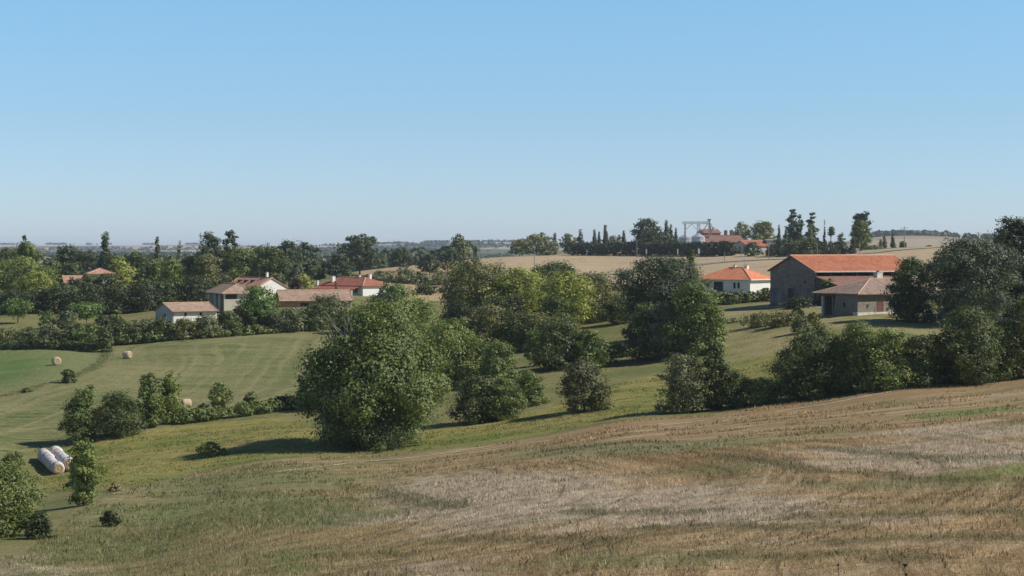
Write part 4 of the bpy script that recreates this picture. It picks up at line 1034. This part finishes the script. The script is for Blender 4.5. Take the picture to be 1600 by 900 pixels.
tree('egg',1117,640,532,50,'G','narrow upright dark tree right of the rounded grey green one',gs)
tree('bushy',1145,636,578,64,'G','loose dark shrub right of the narrow upright tree',gs)
tree('bush',1190,631,590,70,'M','low shrub at the left of the big right hand tree row',gs)
gr='row of dense trees at right along the cut field'
tree('bushy',1264,622,510,112,'G','first dense tree from the left in the right hand row',gr,dens=1.2)
tree('bushy',1300,616,520,76,'M','lighter green tree merged behind the first of the right hand row',gr)
tree('bushy',1340,612,504,88,'M','dense tree in the middle of the right hand row, with pointed top shoots',gr,dens=1.2)
tree('bushy',1388,608,514,84,'L','yellowish green tree in the middle of the right hand row',gr)
tree('bushy',1432,604,524,80,'G','darker lower tree left of the tall right hand tree',gr)
tree('egg',1512,601,482,104,'G','tallest tree of the right hand row with a shaded left side',gr,dens=1.2,z0f=0,k=30)
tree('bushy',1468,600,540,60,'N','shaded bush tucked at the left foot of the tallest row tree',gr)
tree('bushy',1572,592,500,84,'M','green tree near the right edge of the picture, front row',gr)
tree('bushy',1608,588,462,70,'O','tree with brownish leaves cut by the right edge of the picture',gr)
tree('bush',1540,596,560,70,'G','low bush in front of the two rightmost row trees',gr)
# farm trees
tree('egg',1425,502,404,72,'G','medium dark tree right of the stone building door',z0f=.06,k=26,dens=1.2)
tree('oak',1519,508,371,140,'F','big dark oak right of the stone building',z0f=.05,k=36,dens=1.3)
tree('oak',1590,-300,342,88,'N','very tall dark tree cut by the right edge, behind the oak',k=26,dens=1.2,z0f=.04)
tree('oak',1640,-295,350,90,'N','very tall dark tree just outside the right edge',z0f=.04)
tree('bush',1452,503,482,22,'M','small bush between the two farm trees')
tree('bush',1246,499,479,22,'G','small dark shrub on the mound in front of the barn')
tree('bush',1190,510,488,62,'O','long tussock of weeds on the mound in front of the barn')
tree('bush',1222,510,486,56,'O','tall dry weeds right of the tussock on the mound')
tree('bush',1272,508,488,24,'O','greyish weed clump at the right end of the mound')
tree('bush',1252,520,494,36,'E','silvery weed bush in front of the mound, beside the tree row')
tree('bush',1150,503,496,60,'O','low rough weeds at the left end of the mound')
hedge('garden_hedge',[(1098,478),(1140,476),(1180,472),(1206,471)],2.2,1.8,'G','dark garden hedge in front of the white bungalow','hedge')
tree('bush',1196,-375,450,26,'G','tall shrub at the right end of the bungalow hedge')
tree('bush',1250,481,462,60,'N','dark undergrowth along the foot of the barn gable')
# left hedge row
gh='bushes of the hedgerow along the far side of the left meadow'
for i,(px,bs,tp,w,t,lb) in enumerate([(10,540,512,52,'O','grass grown bush at the far left end of the hedgerow'),(45,541,510,50,'G','second bush from the left edge in the hedgerow'),
 (78,543,506,44,'E','grey hedgerow bush left of the umbrella shaped garden pine'),(108,544,504,50,'G','hedgerow bush under the round garden pine'),(140,546,504,52,'M','hedgerow bush above the field corner'),(163,550,512,30,'G','last bush before the gap in the hedgerow'),
 (192,536,500,44,'G','hedgerow bush just right of the gap'),(222,534,498,48,'E','grey green hedgerow bush below the shed'),(252,532,495,48,'G','dark hedgerow bush below the left wall of the shed'),
 (288,530,497,52,'O','olive hedgerow bush in front of the shed window'),(322,528,492,52,'E','hedgerow bush right of the shed'),(355,525,486,54,'G','hedgerow bush below the farmhouse corner'),
 (425,520,488,52,'N','dark hedgerow bush right of the bright green tree'),(455,518,480,50,'E','grey hedgerow bush below the long building'),(490,516,474,54,'G','hedgerow bush in front of the long building'),
 (545,-372,486,60,'N','dark bush at the right end of the hedgerow, above the big tree')]):
    tree('bush',px,bs,tp,w,t,lb,gh)
hedge('low_hedge',[(170,540),(240,535),(330,528),(430,520),(520,513)],1.6,2.2,'M','low rough edge of nettles along the foot of the hedgerow','hedge')
hedge('low_hedge',[(-20,545),(60,545),(150,550)],1.4,2.0,'G','low weeds under the hedgerow beside the bright green field','hedge')
tree('egg',404,518,447,70,'V','bright green tree in front of the farmhouse and long building')
tree('bushy',380,520,478,44,'P','dark purplish bush at the left foot of the bright green tree')
tree('loose',516,-395,460,62,'E','grey green tree in front of the right end of the long building')
tree('ballpine',28,505,465,46,'V','round topped small pine on a bare trunk at far left',z0f=.25)
tree('pine',135,-410,472,64,'V','umbrella shaped garden pine left of the shed',z0f=.2)
tree('bush',74,-405,484,34,'M','small bush between the two garden pines')
tree('loose',180,-405,484,24,'M','thin sapling right of the umbrella pine')
tree('bush',105,-405,486,36,'E','greyish shrub at the left of the umbrella pine')
tree('bush',160,-400,492,30,'N','dark shrub under the right side of the umbrella pine')
# tall dark belt behind the garden
gb='dark trees of the belt behind the left gardens'
for i,(px,D,tp,w,t,lb) in enumerate([(20,450,452,90,'N','dark belt tree at the left edge'),(75,452,450,80,'N','dark belt tree left of the half hidden house'),(100,450,444,60,'G','rounded mid green belt tree below the half hidden house'),
 (140,448,446,70,'N','dark belt tree below the half hidden house'),(185,450,446,70,'N','dark belt tree under the yellow green tree'),(225,452,440,76,'N','dark belt tree left of the yellowish trees'),
 (118,468,434,40,'N','small dark belt tree left below the stepped roofs'),(172,468,428,44,'G','belt tree at the right wall of the half hidden house'),(146,470,431,60,'G','dark belt tree right below the stepped pinkish roofs'),(262,455,436,66,'G','dark green belt tree above the shed'),(300,458,432,70,'N','dark belt tree above the right end of the shed roof'),(330,470,440,40,'N','dark belt tree at the corner of the farmhouse')]):
    tree('bushy',px,-D,tp,w,t,lb,gb)
gl='trees of the wood at left'
for a in [('loose',30,500,402,110,'L','broad pale green tree at the left edge'),('loose',60,490,425,60,'Y','yellow tinged tree right of the broad pale one'),('conifer',38,600,370,26,'N','dark conifer top above the pale trees at far left'),
 ('oak',15,620,388,60,'G','tree on the skyline in the left corner'),('oak',42,560,378,50,'M','rounded green tree just below the conifer top'),('oak',105,600,384,48,'N','dark round tree on the skyline left of the tall poplar'),
 ('oak',85,560,408,40,'M','green tree in the gap right of the conifer'),('oak',135,580,392,58,'N','dark tree directly left of the tall poplar'),('poplar',164,560,365,25,'F','tallest poplar in the left wood'),
 ('oak',178,540,398,34,'G','tree at the right foot of the tall poplar'),('loose',188,500,403,42,'Y','yellow green tree right of the half hidden house'),('oak',112,520,412,46,'G','green tree left of the half hidden house roofs'),
 ('poplar',246,600,371,17,'F','narrow poplar in the left wood, between yellowish tree and pines'),('conifer',280,600,379,16,'E','thin greyish conifer right of the narrow poplar'),('oak',212,560,394,44,'G','dark skyline tree right of the yellow tree'),
 ('loose',240,520,404,44,'M','green tree under the narrow poplar'),('loose',268,500,405,44,'L','light green tree below the thin conifer'),('oak',300,560,400,40,'G','tree in front of the blue forest left of the tall ash'),
 ('loose',322,500,398,52,'O','olive brown tree left of the gabled house'),('loose',327,560,364,52,'F','tall loose tree, left part of the high pair above the farmhouse'),('loose',360,570,361,30,'F','high airy crown rising beside the tall loose tree'),
 ('bush',350,480,430,34,'B','brownish shrub at the left end of the orange gabled roof'),('oak',375,560,388,60,'M','green tree behind the gabled house'),('oak',402,580,384,60,'G','dark tree above the gabled house aerial'),
 ('oak',425,560,386,56,'G','dark green tree right of the aerial'),('conifer',418,600,382,14,'N','small dark spire among the trees above the aerial'),('loose',452,580,376,48,'F','pale tipped tree, first of the leaning pair'),
 ('loose',478,590,379,40,'F','pale tipped tree, second of the leaning pair'),('bush',472,500,428,36,'Y','yellow green bush left of the red roofed house'),('bush',463,495,434,24,'P','purple leaved shrub in front of the yellow green bush'),
 ('bush',430,500,428,30,'O','small olive tree between the two houses'),('oak',497,600,404,30,'G','small dark tree behind the red roofed house'),
 ('oak',528,600,396,46,'F','tree left of the big field oak')]:
    tree(a[0],a[1],-a[2],a[3],a[4],a[5],a[6],gl)
go='field trees in the middle distance'
tree('high',562,-650,367,68,'F','large spreading field oak with bare trunk above the red roof',go,z0f=.22,dens=1.2,k=30)
tree('high',625,-700,386,38,'F','smaller round field tree right of the large field oak',go,z0f=.18)
tree('high',671,-660,397,38,'N','dark field tree above the left street lamp',go,z0f=.12)
tree('high',706,-680,388,36,'F','dark lower tree joined to the tall pale one in mid distance',go,z0f=.12)
tree('loose',718,-690,366,30,'E','tall pale tree on the skyline left of the great central tree',go,z0f=.12)
tree('bush',540,-620,420,30,'M','low green shrub at the left foot of the large field oak',go)
for px,w,tp,t,lb in ((600,40,422,'S','pale scrub left end of the row behind the green pine'),(634,44,418,'S','pale scrub in the middle of the row above the tan field'),(655,36,424,'E','grey scrub above the left lamp'),(690,46,423,'E','grey scrub above the tan field right side'),(720,30,418,'S','dry scrub under the tall pale tree'),(745,24,402,'S','thin twiggy scrub on the field edge left of the hill')):
    tree('bush',px,-610,tp,w,t,lb,'scrub bushes above the tan field')
tree('ballpine',618,-455,442,58,'V','round bright green pine right of the red roofed house',z0f=.15)
tree('oak',665,-520,441,34,'G','dark round tree in front of the tan field',z0f=.05)
tree('bushy',600,-420,458,60,'N','dark bush in front of the white end wall')
tree('bushy',640,-400,468,60,'O','olive bush below the dark round tree')
tree('bushy',580,-400,476,60,'N','dark bush above the big central tree')
tree('conifer',525,-440,440,9,'G','small dark conifer in front of the red roof')
hedge('field_hedge',[(560,-600),(620,-595),(700,-590)],2.2,2.5,'E','dull green hedge along the far side of the tan field','hedge')
# hill trees
gp='slender poplars on the hill'
for px,D,tp,w,lb in ((867,880,364,10,'leftmost slender poplar on the hill'),(907,870,359,12,'tall poplar right of the round hill tree'),(929,870,359,9,'first of the three close poplars on the hill'),(936,875,362,7,'shortest of the three close poplars on the hill'),
 (946,865,352,11,'tallest of the hill poplars, pointed'),(975,860,360,9,'small poplar between the tall one and the hill oak'),(1041,850,345,13,'broad poplar right of the hill oak'),(1048,852,351,10,'lower poplar leaning on the broad one'),
 (1056,850,357,8,'small poplar left of the conveyor gantry'),(1217,770,352,8,'short poplar at the left of the hill cedar'),(1228,760,358,9,'pale slim poplar in front of the hill cedar')):
    tree('poplar',px,-D,tp,w,'F',lb,gp)
tree('loose',838,-870,364,52,'S','pale wide tree at the left end of the hill',dens=.9)
tree('loose',812,-880,373,32,'S','smaller pale tree at the very left end of the hill')
tree('oak',888,-870,365,28,'E','round greyish tree between the slender hill poplars')
tree('bush',960,-875,368,40,'E','low round trees behind the hedge on the hill')
tree('bush',855,-865,376,30,'S','pale low tree beside the leftmost poplar')
tree('oak',1011,-845,342,46,'F','broad dark oak on the hill skyline left of the gantry',dens=1.2)
tree('bush',1030,-850,362,60,'F','low trees around the foot of the hill oak')
hedge('hill_hedge',[(890,-850),(930,-838),(980,-822),(1030,-800),(1075,-778),(1115,-760),(1150,-750)],5.5,5.0,'N','long dark clipped hedge climbing across the hill crest','hedge',rough=.12)
tree('loose',1160,-900,347,34,'S','pale tree behind the brick chimneys on the hill')
tree('oak',1192,-880,346,46,'O','broad rounded tree right of the brick chimneys')
tree('bush',1186,-800,367,16,'Y','small yellowing bush behind the reddish hill roof')
tree('bushy',1135,-755,377,28,'N','round dark bush left of the grey gable on the hill')
tree('bushy',1177,-735,378,30,'G','round dark bush right of the grey gable on the hill')
tree('cedar',1237,-790,328,32,'F','tall dark cedar with layered branches on the hill',dens=1.6)
tree('cedar',1250,-795,337,16,'F','slim cedar leaning at the right of the tall cedar',dens=1.4)
tree('cedar',1268,-790,333,28,'G','loose topped cedar right of the tall cedar',dens=1.3)
tree('poplar',1266,-775,352,15,'M','green leafy column in front of the loose topped cedar')
tree('conifer',1288,-790,344,6,'F','bare thin spire between the cedar and the umbrella pine')
tree('pine',1298,-790,354,13,'F','small umbrella pine on the hill')
tree('oak',1314,-780,364,13,'G','small round tree left of the big hill pine')
tree('high',1346,-770,332,28,'F','big hill pine with rounded dark head',dens=1.6,z0f=.25)
tree('loose',1345,-765,345,30,'M','ivy green lower crown of the tree below the big hill pine head',dens=1.2)
for px,D,w,tp,t,lb in ((1226,720,46,372,'F','dark shrub mass below the tall cedar'),(1258,715,44,371,'G','shrub mass below the loose topped cedar'),(1288,715,44,377,'N','dark clipped shrubs left of the parked car'),(1312,720,34,376,'N','dark clipped shrubs behind the parked car'),(1333,715,14,370,'N','small dark cypress in front of the big hill pine'),(1207,730,24,384,'N','dark shrub at the corner of the hill farm')):
    tree('bushy',px,-D,tp,w,t,lb,'dark shrubs along the hill farm garden')
for k_,px,D,tp,w,t,lb in (('poplar',1382,860,368,8,'M','small slender tree on the skyline right of the big hill pine'),('conifer',1395,860,365,9,'N','small dark conifer left of the tall utility pole'),('bush',1411,860,377,11,'G','small bush at the foot of the tall utility pole'),
 ('bush',1452,900,383,9,'N','tiny dark bush alone on the skyline field edge'),('bush',1360,830,383,30,'O','low weeds along the hill edge right of the big pine'),('bush',1376,840,374,7,'G','tiny shrub left of the small slender tree')):
    tree(k_,px,-D,tp,w,t,lb)

# ------------------------------------------------------------------ far woods: nobody could count these
def wood(name, n, d_rng, px_rng, hgt, tint, seed, thr, scale, lab, cat, per=30, extra=None, size=None):
    rng=np.random.default_rng(seed); D=np.exp(rng.uniform(math.log(d_rng[0]),math.log(d_rng[1]),n*6)); u=(rng.uniform(*px_rng,n*6)-800)/FPX
    X=u*D; Y=D; q=vnoise(X*scale,Y*scale*.6,seed)+.4*vnoise(X*scale*3,Y*scale*2,seed+9); k=np.nonzero(q>thr)[0][:n]; X=X[k];Y=Y[k]
    if extra is not None: X=np.r_[X,extra[:,0]]; Y=np.r_[Y,extra[:,1]]
    Z=terrain(X,Y); n=len(X); H=hgt*rng.uniform(.6,1.25,n); R=H*rng.uniform(.42,.62,n)
    d=rng.normal(size=(n,per,3)); d[...,2]=np.abs(d[...,2])*1.1; d/=np.linalg.norm(d,axis=2)[...,None]
    rr_=rng.uniform(.7,1.05,(n,per,1)); pos=d*rr_*np.stack([R,R,H*.62],-1)[:,None]+np.stack([X,Y,Z+H*.38],-1)[:,None]
    nr=(d+rng.normal(size=d.shape)*.4).reshape(-1,3); nr/=np.linalg.norm(nr,axis=1)[:,None]; pos=pos.reshape(-1,3); N=len(pos)
    s=(np.repeat(R,per)*(size or .62)*rng.uniform(.6,1.2,N))[:,None]; t=np.cross(nr,rng.normal(size=(N,3))); t/=np.linalg.norm(t,axis=1)[:,None]; b=np.cross(nr,t)
    V=np.stack([pos-t*s,pos-b*s*.8,pos+t*s,pos+b*s*.8],1).reshape(-1,3)
    v=np.clip(np.repeat(rng.random(n),per)*.6+rng.random(N)*.4,0,1)
    o=leaf_obj(name,V,v,C[tint],None); tag(o,lab,cat,kind='stuff'); return o
wood('middle_distance_wood',2400,(1050,2600),(-150,735),10,'F',11,-.05,.006,'blue green woodland stretching behind the houses and field trees','wood',60)
wood('plain_wood',3600,(2600,5400),(-150,800),10,'F',12,.08,.0022,'hazy woods and hedges covering the far plain','wood',24)
ridge=[]
rg=np.random.default_rng(8)
for a,b,D,n in ((0,24,9000,40),(72,103,8800,90),(135,144,8900,16),(222,243,8700,40),(290,320,8500,60),(-200,-20,9000,60),(150,152,8900,3),(172,174,8900,3)):
    for i in range(n): px=rg.uniform(a,b); d=D+rg.uniform(-60,60); ridge.append(((px-800)/FPX*d,d))
wood('far_ridge_copses',350,(6000,8000),(-150,520),9,'F',13,.55,.0016,'hazy blue copses and hedges on the far left ridge','wood',16,np.array(ridge))
ridge=[]
for a,b,D,n in ((560,640,6150,120),(664,705,6150,70),(720,830,6150,120),(430,560,6150,100)):
    for i in range(n): px=rg.uniform(a,b); d=D+rg.uniform(-80,80); ridge.append(((px-800)/FPX*d,d))
wood('far_hill_trees',700,(4400,6000),(430,860),8,'F',14,.30,.002,'hazy trees on the far central hills','wood',16,np.array(ridge))
ridge=[]
for i in range(330):
    px=rg.uniform(1345,1462) if i<300 else rg.uniform(1465,1560); d=3050+rg.uniform(-60,60); ridge.append(((px-800)/FPX*d,d))
wood('right_ridge_trees',60,(2500,3000),(1300,1700),9,'F',15,.55,.004,'bluish line of round trees along the ridge behind the right skyline poles','wood',30,np.array(ridge))

# ------------------------------------------------------------------ haze
hz=bpy.data.meshes.new('haze'); bm=bmesh.new(); bmesh.ops.create_cube(bm,size=1); bm.to_mesh(hz); bm.free()
ho=bpy.data.objects.new('haze',hz); COL.objects.link(ho)
gv=[o for o in S.objects if o.name=='ground'][0]; co=np.empty(len(gv.data.vertices)*3,np.float32); gv.data.vertices.foreach_get('co',co); zmin=float(co[2::3].min())
ho.scale=(30000,30000,62-(zmin-1)); ho.location=(0,0,(62+zmin-1)/2); tag(ho,kind='stuff')
hm=bpy.data.materials.new('haze'); hm.use_nodes=True; t_=hm.node_tree; t_.nodes.remove(t_.nodes['Principled BSDF'])
pv=t_.nodes.new('ShaderNodeVolumePrincipled'); pv.inputs['Color'].default_value=(.70,.80,1,1); pv.inputs['Density'].default_value=HAZE; pv.inputs['Anisotropy'].default_value=.2
t_.links.new(pv.outputs[0],t_.nodes['Material Output'].inputs['Volume']); hz.materials.append(hm)
